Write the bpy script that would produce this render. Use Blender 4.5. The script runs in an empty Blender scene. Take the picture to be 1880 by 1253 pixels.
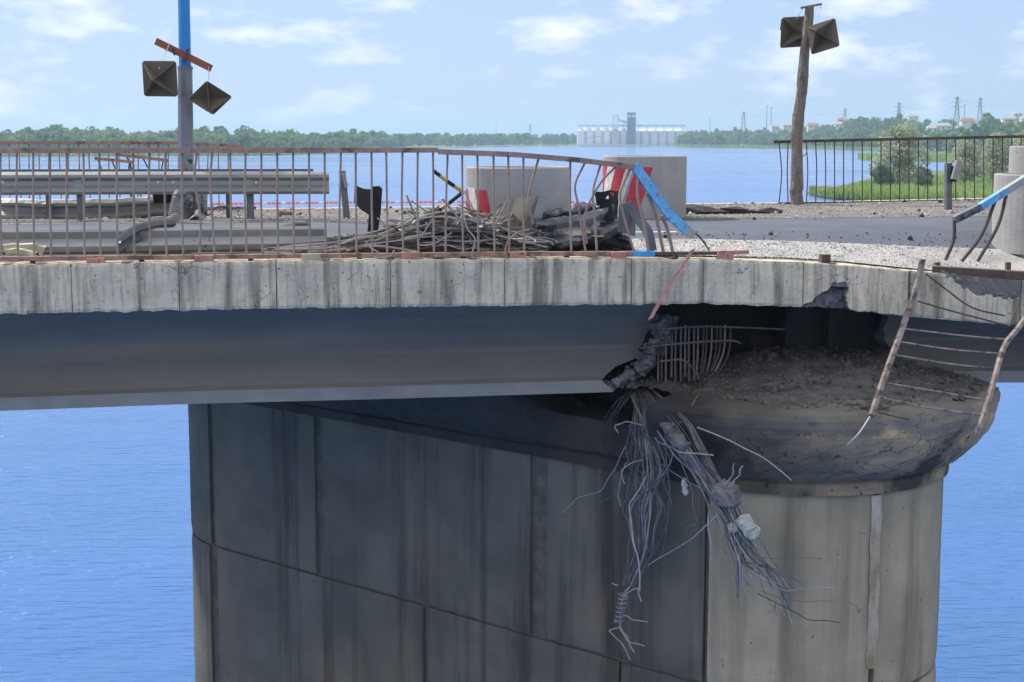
import bpy, math, random
import numpy as np
from mathutils import Vector, Matrix, noise as mn
R_ = math.radians
rng = random.Random(7)
sc = bpy.context.scene
col = sc.collection
# ------------------------------------------------------------------ camera
F = 2836.0; CX, CY, YH = 940.0, 626.5, 252.0
PITCH = math.atan((CY - YH) / F)
CZ = 10.0                                   # eye height above the river
cd = bpy.data.cameras.new('camera'); cam = bpy.data.objects.new('camera', cd); col.objects.link(cam)
cd.sensor_width = 36; cd.lens = F / 1880 * 36; cd.clip_end = 30000; cd.clip_start = 0.1
cam.location = (0, 0, CZ); cam.rotation_euler = (math.pi / 2 - PITCH, 0, 0)
sc.camera = cam
# ------------------------------------------------------------------ sky, sun, exposure
SUN_EL, SUN_AZ = R_(45), R_(-52)            # azimuth from straight ahead, negative = left
w = bpy.data.worlds.new('World'); sc.world = w; w.use_nodes = True
nt = w.node_tree; nt.nodes.clear()
def N(t, kind, **kw):
    n = t.nodes.new(kind)
    for k, v in kw.items():
        if k.startswith('i_'): n.inputs[k[2:].replace('_', ' ')].default_value = v
        else: setattr(n, k, v)
    return n
out = N(nt, 'ShaderNodeOutputWorld'); bg = N(nt, 'ShaderNodeBackground')
sky = N(nt, 'ShaderNodeTexSky', sky_type='NISHITA', sun_disc=False)
sky.sun_elevation = SUN_EL; sky.sun_rotation = SUN_AZ; sky.air_density = 1.0; sky.dust_density = 0.6; sky.ozone_density = 3.0
tc = N(nt, 'ShaderNodeTexCoord'); mp = N(nt, 'ShaderNodeMapping'); mp.inputs['Scale'].default_value = (1, 1, 2.6)
nz = N(nt, 'ShaderNodeTexNoise'); nz.inputs['Scale'].default_value = 13; nz.inputs['Detail'].default_value = 9; nz.inputs['Roughness'].default_value = .58
cr = N(nt, 'ShaderNodeValToRGB'); cr.color_ramp.elements[0].position = .45; cr.color_ramp.elements[1].position = .80
cr.color_ramp.elements[1].color = (.85, .85, .85, 1)
tint = N(nt, 'ShaderNodeMix', data_type='RGBA', blend_type='MULTIPLY'); tint.inputs[0].default_value = 1; tint.inputs[7].default_value = (.95, .98, 1.05, 1)
L = nt.links.new
veil = N(nt, 'ShaderNodeMix', data_type='RGBA'); veil.inputs[0].default_value = .86; veil.inputs[7].default_value = (1.9, 2.45, 3.75, 1)   # thin high haze over the whole sky
mx = N(nt, 'ShaderNodeMix', data_type='RGBA'); mx.inputs[7].default_value = (7.6, 7.1, 6.6, 1)
sx = N(nt, 'ShaderNodeSeparateXYZ'); el = N(nt, 'ShaderNodeMapRange'); el.inputs[1].default_value = .02; el.inputs[2].default_value = .24; el.inputs[3].default_value = -.11; el.inputs[4].default_value = .12
ad = N(nt, 'ShaderNodeMath', operation='ADD')
L(tc.outputs['Generated'], mp.inputs[0]); L(mp.outputs[0], nz.inputs['Vector']); L(tc.outputs['Generated'], sx.inputs[0]); L(sx.outputs[2], el.inputs[0])
L(nz.outputs[0], ad.inputs[0]); L(el.outputs[0], ad.inputs[1]); L(ad.outputs[0], cr.inputs[0])
L(sky.outputs[0], tint.inputs[6]); L(tint.outputs[2], veil.inputs[6]); L(veil.outputs[2], mx.inputs[6]); L(cr.outputs[0], mx.inputs[0])
L(mx.outputs[2], bg.inputs[0]); L(bg.outputs[0], out.inputs[0]); bg.inputs[1].default_value = 0.12
sd = bpy.data.lights.new('sun', 'SUN'); sun = bpy.data.objects.new('sun', sd); col.objects.link(sun)
sd.energy = 2.8; sd.angle = R_(3); sd.color = (1, .95, .87)
sdir = Vector((math.sin(SUN_AZ) * math.cos(SUN_EL), math.cos(SUN_AZ) * math.cos(SUN_EL), math.sin(SUN_EL)))
sun.rotation_euler = (-sdir).to_track_quat('-Z', 'Y').to_euler()
sc.view_settings.view_transform = 'Standard'; sc.view_settings.look = 'None'; sc.view_settings.gamma = 1
sc.view_settings.exposure = 0.98
sc.render.resolution_x, sc.render.resolution_y = 1024, 682

# ------------------------------------------------------------------ pixel -> place
cp, sp = math.cos(PITCH), math.sin(PITCH)
def ray(px, py):
    X = (px - CX) / F; Y = -(py - CY) / F
    return Vector((X, cp + Y * sp, -sp + Y * cp))
def U(px, py, d):                            # on the upright plane d metres ahead
    r = ray(px, py); return Vector((0, 0, CZ)) + r * (d / r.y)
K = 0.15; Y0 = 16.2; KC = math.sqrt(1 + K * K)   # near edge of the bridge: y = Y0 + K x
BD = Vector((1, K, 0)) / KC; BN = Vector((-K, 1, 0)) / KC
def Rb(px, py, o):                           # on the upright plane o metres behind the bridge's near edge
    r = ray(px, py); return Vector((0, 0, CZ)) + r * ((Y0 + o * KC) / (r.y - K * r.x))
def XO(px, o): return Rb(px, 400, o).x
def BP(x, o, z): return Vector((x - o * K / KC, Y0 + K * x + o / KC, z))   # x: where along the near edge
def interp(t, pts):
    if t <= pts[0][0]: return pts[0][1]
    for (a, b), (c, d) in zip(pts, pts[1:]):
        if t <= c: return b + (d - b) * (t - a) / (c - a)
    return pts[-1][1]
TOPPX = [(-250, 489), (0, 487), (600, 479), (1000, 475), (1300, 477), (1478, 482), (1580, 489), (1665, 497), (1750, 505), (1880, 516), (2200, 540)]
BOTPX = [(-250, 580), (0, 577), (500, 567), (1000, 561), (1291, 558), (1468, 564), (1563, 570), (1659, 581), (1716, 586), (1880, 599), (2200, 622)]
EDGE = [(Rb(p, y, 0).x, Rb(p, y, 0).z) for p, y in TOPPX]
EBOT = [(Rb(p, y, 0).x, Rb(p, y, 0).z) for p, y in BOTPX]
ZR = 8.87
def sm(a, b, t):
    t = max(0, min(1, (t - a) / (b - a))); return t * t * (3 - 2 * t)
def off_x(P):                                # point -> (x along the near edge, offset)
    o = (P.y - Y0 - K * P.x) / KC
    return P.x + o * K / KC, o
FARZ = [(XO(p, 10.5) + 10.5 * K / KC, z) for p, z in ((-300, 8.75), (0, 8.76), (650, 8.78), (1440, 8.82), (1880, 8.885), (2200, 8.92))]
def deckz(x, o):
    b = sm(0.1, 3.2, o); c = sm(5, 10.4, o); return interp(x, EDGE) * (1 - b) + (ZR * (1 - c) + interp(x, FARZ) * c) * b
def zd(P): return deckz(*off_x(P))

# ------------------------------------------------------------------ mesh builder
class MB:
    def __init__(s): s.v = []; s.f = []; s.m = []
    def add(s, vs, fs, mi=0):
        b = len(s.v); s.v += [tuple(v) for v in vs]; s.f += [tuple(i + b for i in f) for f in fs]; s.m += [mi] * len(fs); return s
    def box(s, c, size, ax=None, mi=0):
        c = Vector(c); X, Y, Z = ax if ax else (BD, BN, Vector((0, 0, 1)))
        h = [q / 2 for q in size]
        vs = [c + X * (h[0] * i) + Y * (h[1] * j) + Z * (h[2] * k) for i in (-1, 1) for j in (-1, 1) for k in (-1, 1)]
        return s.add(vs, [(0, 1, 3, 2), (4, 6, 7, 5), (0, 4, 5, 1), (2, 3, 7, 6), (0, 2, 6, 4), (1, 5, 7, 3)], mi)
    def tube(s, pts, r, n=6, mi=0, cap=True):
        pts = [Vector(p) for p in pts]; m = len(pts); rs = r if isinstance(r, (list, tuple)) else [r] * m
        vs = []; ref = None
        for i, p in enumerate(pts):
            t = (pts[min(i + 1, m - 1)] - pts[max(i - 1, 0)]); t = t.normalized() if t.length > 1e-9 else Vector((0, 0, 1))
            if ref is None: ref = Vector((0, 0, 1)) if abs(t.z) < .9 else Vector((0, 1, 0))
            a = (ref - t * ref.dot(t)); a = a.normalized() if a.length > 1e-6 else t.orthogonal().normalized(); ref = a; b = t.cross(a)
            for k in range(n):
                q = 2 * math.pi * (k + .5) / n; vs.append(p + (a * math.cos(q) + b * math.sin(q)) * rs[i])
        fs = [(i * n + k, i * n + (k + 1) % n, (i + 1) * n + (k + 1) % n, (i + 1) * n + k) for i in range(m - 1) for k in range(n)]
        if cap: fs += [tuple(range(n - 1, -1, -1)), tuple((m - 1) * n + k for k in range(n))]
        return s.add(vs, fs, mi)
    def bar(s, a, b, wd, ht, up=Vector((0, 0, 1)), mi=0):       # rectangular bar
        a, b = Vector(a), Vector(b); t = (b - a).normalized(); u = (up - t * up.dot(t)).normalized(); sd_ = t.cross(u)
        return s.box((a + b) / 2, ((b - a).length, wd, ht), (t, sd_, u), mi)
    def sweep(s, path, prof, ups, sides, mi=0, cap=True):       # closed profile (u along side, v along up) swept
        n = len(prof); vs = []
        for p, u, q in zip(path, ups, sides): vs += [p + q * a + u * b for a, b in prof]
        m = len(path)
        fs = [(i * n + k, i * n + (k + 1) % n, (i + 1) * n + (k + 1) % n, (i + 1) * n + k) for i in range(m - 1) for k in range(n)]
        if cap: fs += [tuple(range(n - 1, -1, -1)), tuple((m - 1) * n + k for k in range(n))]
        return s.add(vs, fs, mi)
    def rock(s, c, r, mi=0, sq=(1, 1, 1), rg=rng):
        g = (1 + 5 ** .5) / 2
        V = [(-1, g, 0), (1, g, 0), (-1, -g, 0), (1, -g, 0), (0, -1, g), (0, 1, g), (0, -1, -g), (0, 1, -g), (g, 0, -1), (g, 0, 1), (-g, 0, -1), (-g, 0, 1)]
        Fc = [(0, 11, 5), (0, 5, 1), (0, 1, 7), (0, 7, 10), (0, 10, 11), (1, 5, 9), (5, 11, 4), (11, 10, 2), (10, 7, 6), (7, 1, 8), (3, 9, 4), (3, 4, 2), (3, 2, 6), (3, 6, 8), (3, 8, 9), (4, 9, 5), (2, 4, 11), (6, 2, 10), (8, 6, 7), (9, 8, 1)]
        M = Matrix.Rotation(rg.random() * 6, 3, 'Z') @ Matrix.Rotation(rg.random() * 6, 3, 'X')
        vs = []
        for v in V:
            q = M @ (Vector(v) * (.53 * r * rg.uniform(.6, 1.2))); vs.append(Vector(c) + Vector((q.x * sq[0], q.y * sq[1], q.z * sq[2])))
        return s.add(vs, Fc, mi)
    def build(s, name, mat, parent=None, smooth=False):
        off = parent.matrix_world.translation if parent and parent.parent is None and parent.type == 'EMPTY' else None
        if parent is not None: off = root_loc(parent)
        me = bpy.data.meshes.new(name)
        vs = [(v[0] - off.x, v[1] - off.y, v[2] - off.z) for v in s.v] if off is not None else s.v
        me.from_pydata(vs, [], s.f)
        mats = mat if isinstance(mat, (list, tuple)) else [mat]
        for m in mats: me.materials.append(m)
        if len(mats) > 1: me.polygons.foreach_set('material_index', s.m)
        if smooth: me.polygons.foreach_set('use_smooth', [True] * len(me.polygons))
        me.update()
        o = bpy.data.objects.new(name, me); col.objects.link(o)
        if parent is not None: o.parent = parent
        return o
def root_loc(o):
    v = Vector((0, 0, 0))
    while o is not None: v = v + Vector(o.location); o = o.parent
    return v
def tag(o, label, cat, group=None):
    o['label'] = label; o['category'] = cat
    if group: o['group'] = group
    return o
def thing(name, label, cat, loc, group=None):
    o = bpy.data.objects.new(name, None); col.objects.link(o); o.location = loc; o.empty_display_size = .2
    return tag(o, label, cat, group)
def copy_tree(o, parent=None):
    c = o.copy(); col.objects.link(c)
    if parent is not None: c.parent = parent
    for ch in o.children: copy_tree(ch, c)
    return c
def spline(pts, n=8):
    pts = [Vector(p) for p in pts]
    if len(pts) < 3: return pts
    P = [pts[0] * 2 - pts[1]] + pts + [pts[-1] * 2 - pts[-2]]; o = []
    for i in range(1, len(P) - 2):
        a, b, c, d = P[i - 1:i + 3]
        for k in range(n):
            t = k / n; o.append(.5 * ((2 * b) + (c - a) * t + (2 * a - 5 * b + 4 * c - d) * t * t + (3 * b - a - 3 * c + d) * t ** 3))
    return o + [pts[-1]]

# ------------------------------------------------------------------ materials
def mat(name, c1, c2=None, scale=4, rough=.85, metal=0, bump=.2, bscale=None, stretch=(1, 1, 1), stain=None, stain2=None, spots=None, cracks=None, detail=8, pos=(.35, .65), bdist=.02, spec=.4):
    m = bpy.data.materials.new(name); m.use_nodes = True; t = m.node_tree; b = t.nodes['Principled BSDF']
    b.inputs['Roughness'].default_value = rough; b.inputs['Metallic'].default_value = metal; b.inputs['Specular IOR Level'].default_value = spec
    tc = N(t, 'ShaderNodeTexCoord')
    def noise(sc_, st=(1, 1, 1), det=detail, ro=.6):
        mp = N(t, 'ShaderNodeMapping'); mp.inputs['Scale'].default_value = st; t.links.new(tc.outputs['Object'], mp.inputs[0])
        n = N(t, 'ShaderNodeTexNoise'); n.inputs['Scale'].default_value = sc_; n.inputs['Detail'].default_value = det; n.inputs['Roughness'].default_value = ro
        t.links.new(mp.outputs[0], n.inputs['Vector']); return n.outputs[0]
    def ramp(f, a, b_, ca=(0, 0, 0, 1), cb=(1, 1, 1, 1)):
        r = N(t, 'ShaderNodeValToRGB'); r.color_ramp.elements[0].position = a; r.color_ramp.elements[1].position = b_
        r.color_ramp.elements[0].color = ca; r.color_ramp.elements[1].color = cb; t.links.new(f, r.inputs[0]); return r.outputs[0]
    def mixc(f, a, cb, amt=1):
        x = N(t, 'ShaderNodeMix', data_type='RGBA')
        mu = N(t, 'ShaderNodeMath', operation='MULTIPLY'); mu.inputs[1].default_value = amt; t.links.new(f, mu.inputs[0]); t.links.new(mu.outputs[0], x.inputs[0])
        t.links.new(a, x.inputs[6]); x.inputs[7].default_value = (*cb, 1); return x.outputs[2]
    c2 = c2 or tuple(q * .75 for q in c1)
    c = ramp(noise(scale, stretch), pos[0], pos[1], (*c1, 1), (*c2, 1))
    for s_ in (stain, stain2):
        if s_: c = mixc(ramp(noise(s_['scale'], s_.get('st', (1, 1, 1))), *s_.get('pos', (.5, .65))), c, s_['c'], s_.get('amt', 1))
    if spots: c = mixc(ramp(noise(spots['scale'], det=3), *spots.get('pos', (.66, .7))), c, spots['c'], spots.get('amt', 1))
    if cracks:
        mp = N(t, 'ShaderNodeMapping'); mp.inputs['Scale'].default_value = cracks.get('st', (1, 1, 1)); dn = N(t, 'ShaderNodeTexNoise'); dn.inputs['Scale'].default_value = 3; dn.inputs['Detail'].default_value = 6
        t.links.new(tc.outputs['Object'], dn.inputs['Vector']); av = N(t, 'ShaderNodeVectorMath', operation='MULTIPLY_ADD'); av.inputs[1].default_value = (.5, .5, .5); t.links.new(dn.outputs[1], av.inputs[0]); t.links.new(tc.outputs['Object'], av.inputs[2])
        t.links.new(av.outputs[0], mp.inputs[0]); vo = N(t, 'ShaderNodeTexVoronoi', feature='DISTANCE_TO_EDGE'); vo.inputs['Scale'].default_value = cracks['scale']; t.links.new(mp.outputs[0], vo.inputs['Vector'])
        ed = ramp(vo.outputs[0], 0, cracks['w'], (1, 1, 1, 1), (0, 0, 0, 1)); mk = ramp(noise(cracks.get('ms', 1.3)), *cracks.get('pos', (.5, .56))); mu = N(t, 'ShaderNodeMath', operation='MULTIPLY'); t.links.new(ed, mu.inputs[0]); t.links.new(mk, mu.inputs[1])
        c = mixc(mu.outputs[0], c, cracks['c'], .9)
    t.links.new(c, b.inputs['Base Color'])
    if bump:
        bp = N(t, 'ShaderNodeBump'); bp.inputs['Strength'].default_value = bump; bp.inputs['Distance'].default_value = bdist
        t.links.new(noise(bscale or scale * 6), bp.inputs['Height']); t.links.new(bp.outputs[0], b.inputs['Normal'])
    return m
V3 = lambda s: (s, s, s)
M = {}
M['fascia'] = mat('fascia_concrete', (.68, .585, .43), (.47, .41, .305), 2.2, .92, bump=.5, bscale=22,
    stain=dict(scale=4.5, st=(1.6, 1.6, .10), c=(.13, .11, .08), pos=(.50, .66), amt=.85), stain2=dict(scale=16, st=(1.4, 1.4, .12), c=(.22, .185, .135), pos=(.50, .70), amt=.7),
    spots=dict(scale=24, c=(.06, .06, .055), pos=(.665, .69), amt=.8), cracks=dict(scale=2.6, w=.014, c=(.07, .065, .06), pos=(.53, .57)))

M['girder'] = mat('girder_concrete', (.19, .182, .165), (.135, .13, .12), 1.2, .9, bump=.15, bscale=14, stretch=(.3, .3, 1), stain=dict(scale=1.4, st=(.12, .12, 2.2), c=(.30, .22, .16), pos=(.45, .7), amt=.7))  # web base darkened to paint in shade below the slab; brown streaks are stains
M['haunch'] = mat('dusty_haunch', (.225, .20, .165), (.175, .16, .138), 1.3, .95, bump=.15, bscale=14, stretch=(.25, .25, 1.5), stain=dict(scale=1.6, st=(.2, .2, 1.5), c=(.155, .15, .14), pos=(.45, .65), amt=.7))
M['flange'] = mat('flange_concrete', (.28, .27, .245), (.21, .205, .19), 2, .9, bump=.2, bscale=16, stain=dict(scale=2, st=(.3, .3, 1), c=(.3, .26, .22), pos=(.5, .7), amt=.5))
M['pier'] = mat('pier_concrete', (.43, .36, .245), (.30, .255, .175), 1.1, .93, bump=.25, bscale=14, stain=dict(scale=1.6, st=(1.5, 1.5, .09), c=(.13, .112, .08), pos=(.47, .66), amt=.7),
    stain2=dict(scale=.8, c=(.40, .33, .22), pos=(.55, .75), amt=.5), spots=dict(scale=14, c=(.05, .045, .04), pos=(.69, .71), amt=.7), cracks=dict(scale=.55, w=.004, c=(.12, .11, .1), pos=(.52, .56)))
M['pier_dark'] = mat('pier_shaded_panel', (.165, .15, .12), (.105, .098, .08), 1.0, .93, bump=.22, bscale=14, stain=dict(scale=1.5, st=(1.5, 1.5, .07), c=(.04, .036, .03), pos=(.50, .64), amt=.85),  # shade of the left side painted in as darker concrete; streaks are stains
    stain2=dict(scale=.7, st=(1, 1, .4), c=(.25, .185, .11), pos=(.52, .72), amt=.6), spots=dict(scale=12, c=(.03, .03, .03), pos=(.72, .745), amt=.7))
M['joint'] = mat('joint_mortar', (.15, .137, .11), (.08, .074, .06), 5, .95, bump=.6, bscale=20)
M['patch'] = mat('joint_patch', (.55, .51, .43), (.27, .20, .11), 4, .95, bump=.6, bscale=25, stretch=(1, 1, .3))
M['cap'] = mat('cap_concrete', (.43, .325, .20), (.25, .195, .13), 1.8, .93, bump=.7, bscale=9, bdist=.03, stain=dict(scale=1.1, st=(1, 1, .7), c=(.025, .024, .024), pos=(.49, .60), amt=.88),
    stain2=dict(scale=3.2, st=(.6, .6, 1.6), c=(.07, .055, .04), pos=(.52, .70), amt=.6), spots=dict(scale=9, c=(.02, .02, .02), pos=(.64, .67), amt=.8), cracks=dict(scale=1.7, st=(1, 1, 1.8), w=.02, c=(.03, .028, .026), pos=(.47, .52)))
def add_soot(m, x0, x1, c):                  # blast soot that fades along the pier from the broken girder
    t = m.node_tree; b = t.nodes['Principled BSDF']; src = b.inputs['Base Color'].links[0].from_socket
    tc = N(t, 'ShaderNodeTexCoord'); sx = N(t, 'ShaderNodeSeparateXYZ'); t.links.new(tc.outputs['Object'], sx.inputs[0])
    n = N(t, 'ShaderNodeTexNoise'); n.inputs['Scale'].default_value = 1.7; n.inputs['Detail'].default_value = 7; t.links.new(tc.outputs['Object'], n.inputs['Vector'])
    ma = N(t, 'ShaderNodeMath', operation='MULTIPLY_ADD'); ma.inputs[1].default_value = 2.0; t.links.new(n.outputs[0], ma.inputs[0]); t.links.new(sx.outputs[0], ma.inputs[2])
    mr = N(t, 'ShaderNodeMapRange'); mr.inputs[1].default_value = x0 + 1; mr.inputs[2].default_value = x1 + 1; mr.inputs[3].default_value = .93; mr.inputs[4].default_value = 0; t.links.new(ma.outputs[0], mr.inputs[0])
    x = N(t, 'ShaderNodeMix', data_type='RGBA'); t.links.new(mr.outputs[0], x.inputs[0]); t.links.new(src, x.inputs[6]); x.inputs[7].default_value = (*c, 1); t.links.new(x.outputs[2], b.inputs['Base Color'])
def add_layer(m, z0, z1, c, amt, ns=3):
    t = m.node_tree; b = t.nodes['Principled BSDF']; src = b.inputs['Base Color'].links[0].from_socket
    tc = N(t, 'ShaderNodeTexCoord'); sx = N(t, 'ShaderNodeSeparateXYZ'); t.links.new(tc.outputs['Object'], sx.inputs[0])
    n = N(t, 'ShaderNodeTexNoise'); n.inputs['Scale'].default_value = ns; n.inputs['Detail'].default_value = 8; t.links.new(tc.outputs['Object'], n.inputs['Vector'])
    ma = N(t, 'ShaderNodeMath', operation='MULTIPLY_ADD'); ma.inputs[1].default_value = .5; t.links.new(n.outputs[0], ma.inputs[0]); t.links.new(sx.outputs[2], ma.inputs[2])
    mr = N(t, 'ShaderNodeMapRange'); mr.inputs[1].default_value = z0 + .25; mr.inputs[2].default_value = z1 + .25; mr.inputs[3].default_value = 0; mr.inputs[4].default_value = amt; t.links.new(ma.outputs[0], mr.inputs[0])
    x = N(t, 'ShaderNodeMix', data_type='RGBA'); t.links.new(mr.outputs[0], x.inputs[0]); t.links.new(src, x.inputs[6]); x.inputs[7].default_value = (*c, 1); t.links.new(x.outputs[2], b.inputs['Base Color'])
add_layer(M['cap'], 6.93, 6.98, (.17, .16, .145), .75)
add_soot(M['cap'], -1.5, .7, (.028, .026, .025))
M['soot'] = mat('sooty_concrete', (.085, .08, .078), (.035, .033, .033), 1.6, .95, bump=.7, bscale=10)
M['broken'] = mat('broken_concrete', (.23, .225, .22), (.12, .12, .12), 5, .97, bump=1, bscale=18, bdist=.05)
M['dust'] = mat('dusty_rubble', (.17, .163, .152), (.09, .087, .082), 6, 1, bump=1, bscale=30, bdist=.03)
M['ring'] = mat('ring_concrete', (.36, .35, .335), (.29, .285, .275), 3, .9, bump=.3, bscale=30, spots=dict(scale=24, c=(.09, .09, .09), pos=(.68, .71), amt=.8), stain=dict(scale=4, st=(1, 1, .3), c=(.22, .22, .22), pos=(.55, .75), amt=.6))
M['asphalt'] = mat('asphalt', (.095, .108, .14), (.075, .085, .115), 1.5, .85, bump=.4, bscale=60, stain=dict(scale=.9, st=(1, 3, 1), c=(.15, .145, .14), pos=(.55, .75), amt=.6))
M['deck'] = mat('dusty_deck', (.22, .20, .18), (.12, .11, .10), 2.2, .97, bump=.9, bscale=16, bdist=.05, stain=dict(scale=5, c=(.33, .31, .29), pos=(.55, .66), amt=.7))
M['gravel'] = mat('pale_gravel', (.58, .565, .54), (.40, .39, .375), 22, 1, bump=1, bscale=38, bdist=.04, stain=dict(scale=1.1, c=(.24, .225, .21), pos=(.52, .7), amt=.7))
M['stone'] = mat('stone_chips', (.52, .51, .49), (.26, .25, .24), 3, 1, bump=.3, bscale=30, pos=(.4, .6))
M['darkstone'] = mat('asphalt_chunks', (.06, .058, .058), (.03, .03, .03), 4, .95, bump=.8, bscale=25)
M['brick'] = mat('brick', (.32, .15, .10), (.22, .1, .07), 8, .95, bump=.4)
M['whitepaint'] = mat('white_paint', (.7, .7, .7), (.45, .45, .45), 14, .8, bump=.2)
M['redpaint'] = mat('red_paint', (.50, .045, .06), (.36, .035, .05), 9, .7, bump=.2, spots=dict(scale=30, c=(.3, .28, .27), pos=(.68, .72)))
M['rust'] = mat('rusty_red_paint', (.36, .225, .175), (.25, .155, .12), 7, .85, bump=.3, bscale=30, stain=dict(scale=5, c=(.10, .062, .048), pos=(.52, .62), amt=.85), stain2=dict(scale=11, c=(.46, .30, .26), pos=(.58, .68), amt=.7))
M['rustbar'] = mat('rusty_bar', (.33, .245, .195), (.23, .165, .13), 9, .85, bump=.3, stain=dict(scale=14, c=(.36, .25, .2), pos=(.58, .68), amt=.5))
M['oldpaint'] = mat('flaking_grey_paint', (.30, .26, .23), (.17, .13, .115), 8, .9, bump=.5, bscale=30, stain=dict(scale=9, c=(.07, .05, .042), pos=(.54, .6), amt=.9), stain2=dict(scale=5, c=(.36, .2, .17), pos=(.6, .7), amt=.6))
M['darkrust'] = mat('dark_rust', (.115, .08, .065), (.06, .045, .038), 8, .85, bump=.3)
M['pinkblock'] = mat('faded_pink_paint', (.48, .24, .20), (.33, .16, .13), 9, .85, bump=.3, spots=dict(scale=20, c=(.13, .08, .06), pos=(.62, .66)))
M['blue'] = mat('blue_paint', (.03, .24, .60), (.05, .33, .66), 5, .6, bump=.15, spots=dict(scale=14, c=(.15, .13, .13), pos=(.63, .66), amt=.9))
M['postblue'] = mat('lamp_post_blue', (.015, .19, .52), (.02, .24, .58), 2, .45, bump=.05, spots=dict(scale=6, c=(.03, .04, .06), pos=(.73, .75)))
M['postgrey'] = mat('lamp_post_grey', (.22, .24, .28), (.17, .185, .22), 2, .6, bump=.1, spots=dict(scale=7, c=(.03, .035, .045), pos=(.63, .65)))
M['bluechip'] = mat('chipped_blue_paint', (.09, .32, .60), (.14, .45, .70), 12, .6, bump=.4, stain=dict(scale=17, c=(.22, .2, .19), pos=(.54, .58), amt=.9))
M['galv'] = mat('galvanised_steel', (.36, .37, .36), (.25, .26, .26), 3, .5, .55, bump=.1, stretch=(.4, .4, 2), spots=dict(scale=7, c=(.10, .07, .05), pos=(.68, .72), amt=.7), stain=dict(scale=1.5, c=(.33, .31, .24), pos=(.5, .7), amt=.5))
M['galvdark'] = mat('dull_steel', (.15, .165, .18), (.10, .11, .12), 4, .55, .4, bump=.2)
M['beige'] = mat('beige_steel', (.42, .39, .29), (.33, .3, .22), 5, .6, .1, bump=.1)
M['burnt'] = mat('burnt_steel', (.25, .26, .28), (.09, .093, .10), 5, .45, .5, bump=.6, bscale=14, stain=dict(scale=4, c=(.02, .02, .022), pos=(.5, .6), amt=.9))
M['black'] = mat('charred_black', (.018, .018, .02), (.01, .01, .011), 8, .8, bump=.6)
M['plasticblack'] = mat('black_plastic', (.022, .022, .026), (.014, .014, .017), 4, .5, bump=.15)
M['yellow'] = mat('yellow_paint', (.55, .38, .07), (.42, .28, .05), 12, .7, bump=.2)
M['wirelight'] = mat('pale_wire', (.42, .40, .37), (.26, .24, .22), 9, .6, .2, bump=.2)
M['wirebrown'] = mat('brown_wire', (.20, .17, .145), (.12, .1, .09), 9, .7, .1, bump=.2)
M['wiredark'] = mat('dark_wire', (.06, .058, .06), (.035, .035, .037), 9, .7, bump=.2)
M['tendon'] = mat('steel_tendon', (.20, .205, .22), (.11, .115, .125), 7, .55, .5, bump=.2)
M['lump'] = mat('pale_grout', (.52, .50, .45), (.32, .31, .29), 9, 1, bump=.8, bscale=26)
M['bark'] = mat('weathered_log', (.25, .215, .185), (.12, .10, .088), 14, .95, bump=1, bscale=26, bdist=.03, stretch=(1, 1, .25), stain=dict(scale=22, c=(.30, .25, .21), pos=(.58, .66), amt=.6))
M['plank'] = mat('red_brown_plank', (.30, .105, .06), (.2, .07, .045), 6, .85, bump=.4, stretch=(.3, 1, 1))
M['olive'] = mat('brown_sheet_metal', (.15, .122, .085), (.115, .095, .068), 3, .5, .1, bump=.1, spots=dict(scale=20, c=(.1, .085, .065), pos=(.68, .72)))
M['cord'] = mat('white_cord', (.6, .58, .54), None, 9, .9, bump=0)
M['orange'] = mat('orange_float', (.85, .17, .11), (.7, .13, .09), 3, .6, bump=0)
M['whitefloat'] = mat('white_float', (.75, .72, .70), None, 3, .6, bump=0)
M['silo'] = mat('silo_steel', (.82, .83, .84), (.72, .74, .76), .05, .6, 0, bump=0, stretch=(1, 1, 4))
M['towerdark'] = mat('tower_cladding', (.10, .15, .22), (.085, .13, .19), .05, .6, bump=0)
M['white'] = mat('white_steel', (.72, .73, .74), None, .1, .6, bump=0)
M['pylon'] = mat('pylon_steel', (.16, .17, .19), None, .1, .6, bump=0)
M['glassdark'] = mat('dark_glass', (.03, .035, .045), None, 1, .2, bump=0)
def leafmat(name, a, b, sc_=.35):
    m = mat(name, a, b, sc_, .75, bump=0, detail=4, pos=(.38, .62), spec=.2); t = m.node_tree; p = t.nodes['Principled BSDF']; c = p.inputs['Base Color'].links[0].from_socket
    tr = N(t, 'ShaderNodeBsdfTranslucent'); mxs = N(t, 'ShaderNodeMixShader'); mxs.inputs[0].default_value = .45; o = [n for n in t.nodes if n.type == 'OUTPUT_MATERIAL'][0]
    t.links.new(c, tr.inputs[0]); t.links.new(p.outputs[0], mxs.inputs[1]); t.links.new(tr.outputs[0], mxs.inputs[2]); t.links.new(mxs.outputs[0], o.inputs[0]); return m
M['leafA'] = leafmat('leaves_mid_green', (.12, .21, .07), (.21, .29, .10), .12)
M['leafB'] = leafmat('leaves_dark_green', (.075, .150, .065), (.14, .21, .085), .12)
M['leafC'] = leafmat('leaves_silver_green', (.30, .34, .20), (.50, .52, .36), .35)
M['leafD'] = leafmat('leaves_willow', (.14, .20, .10), (.22, .28, .15), .3)
M['grass'] = leafmat('reed_green', (.21, .32, .08), (.31, .40, .14), .06)
M['soil'] = mat('bank_soil', (.08, .13, .04), (.12, .17, .06), .02, 1, bump=0)
M['house_white'] = mat('house_wall_white', (.65, .62, .57), None, .1, .9, bump=0)
M['house_pink'] = mat('house_wall_pink', (.55, .30, .25), None, .1, .9, bump=0)
M['roof_red'] = mat('roof_red_tile', (.36, .15, .10), None, .3, .9, bump=0)
M['roof_grey'] = mat('roof_grey_slate', (.42, .41, .40), None, .3, .9, bump=0)

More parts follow.
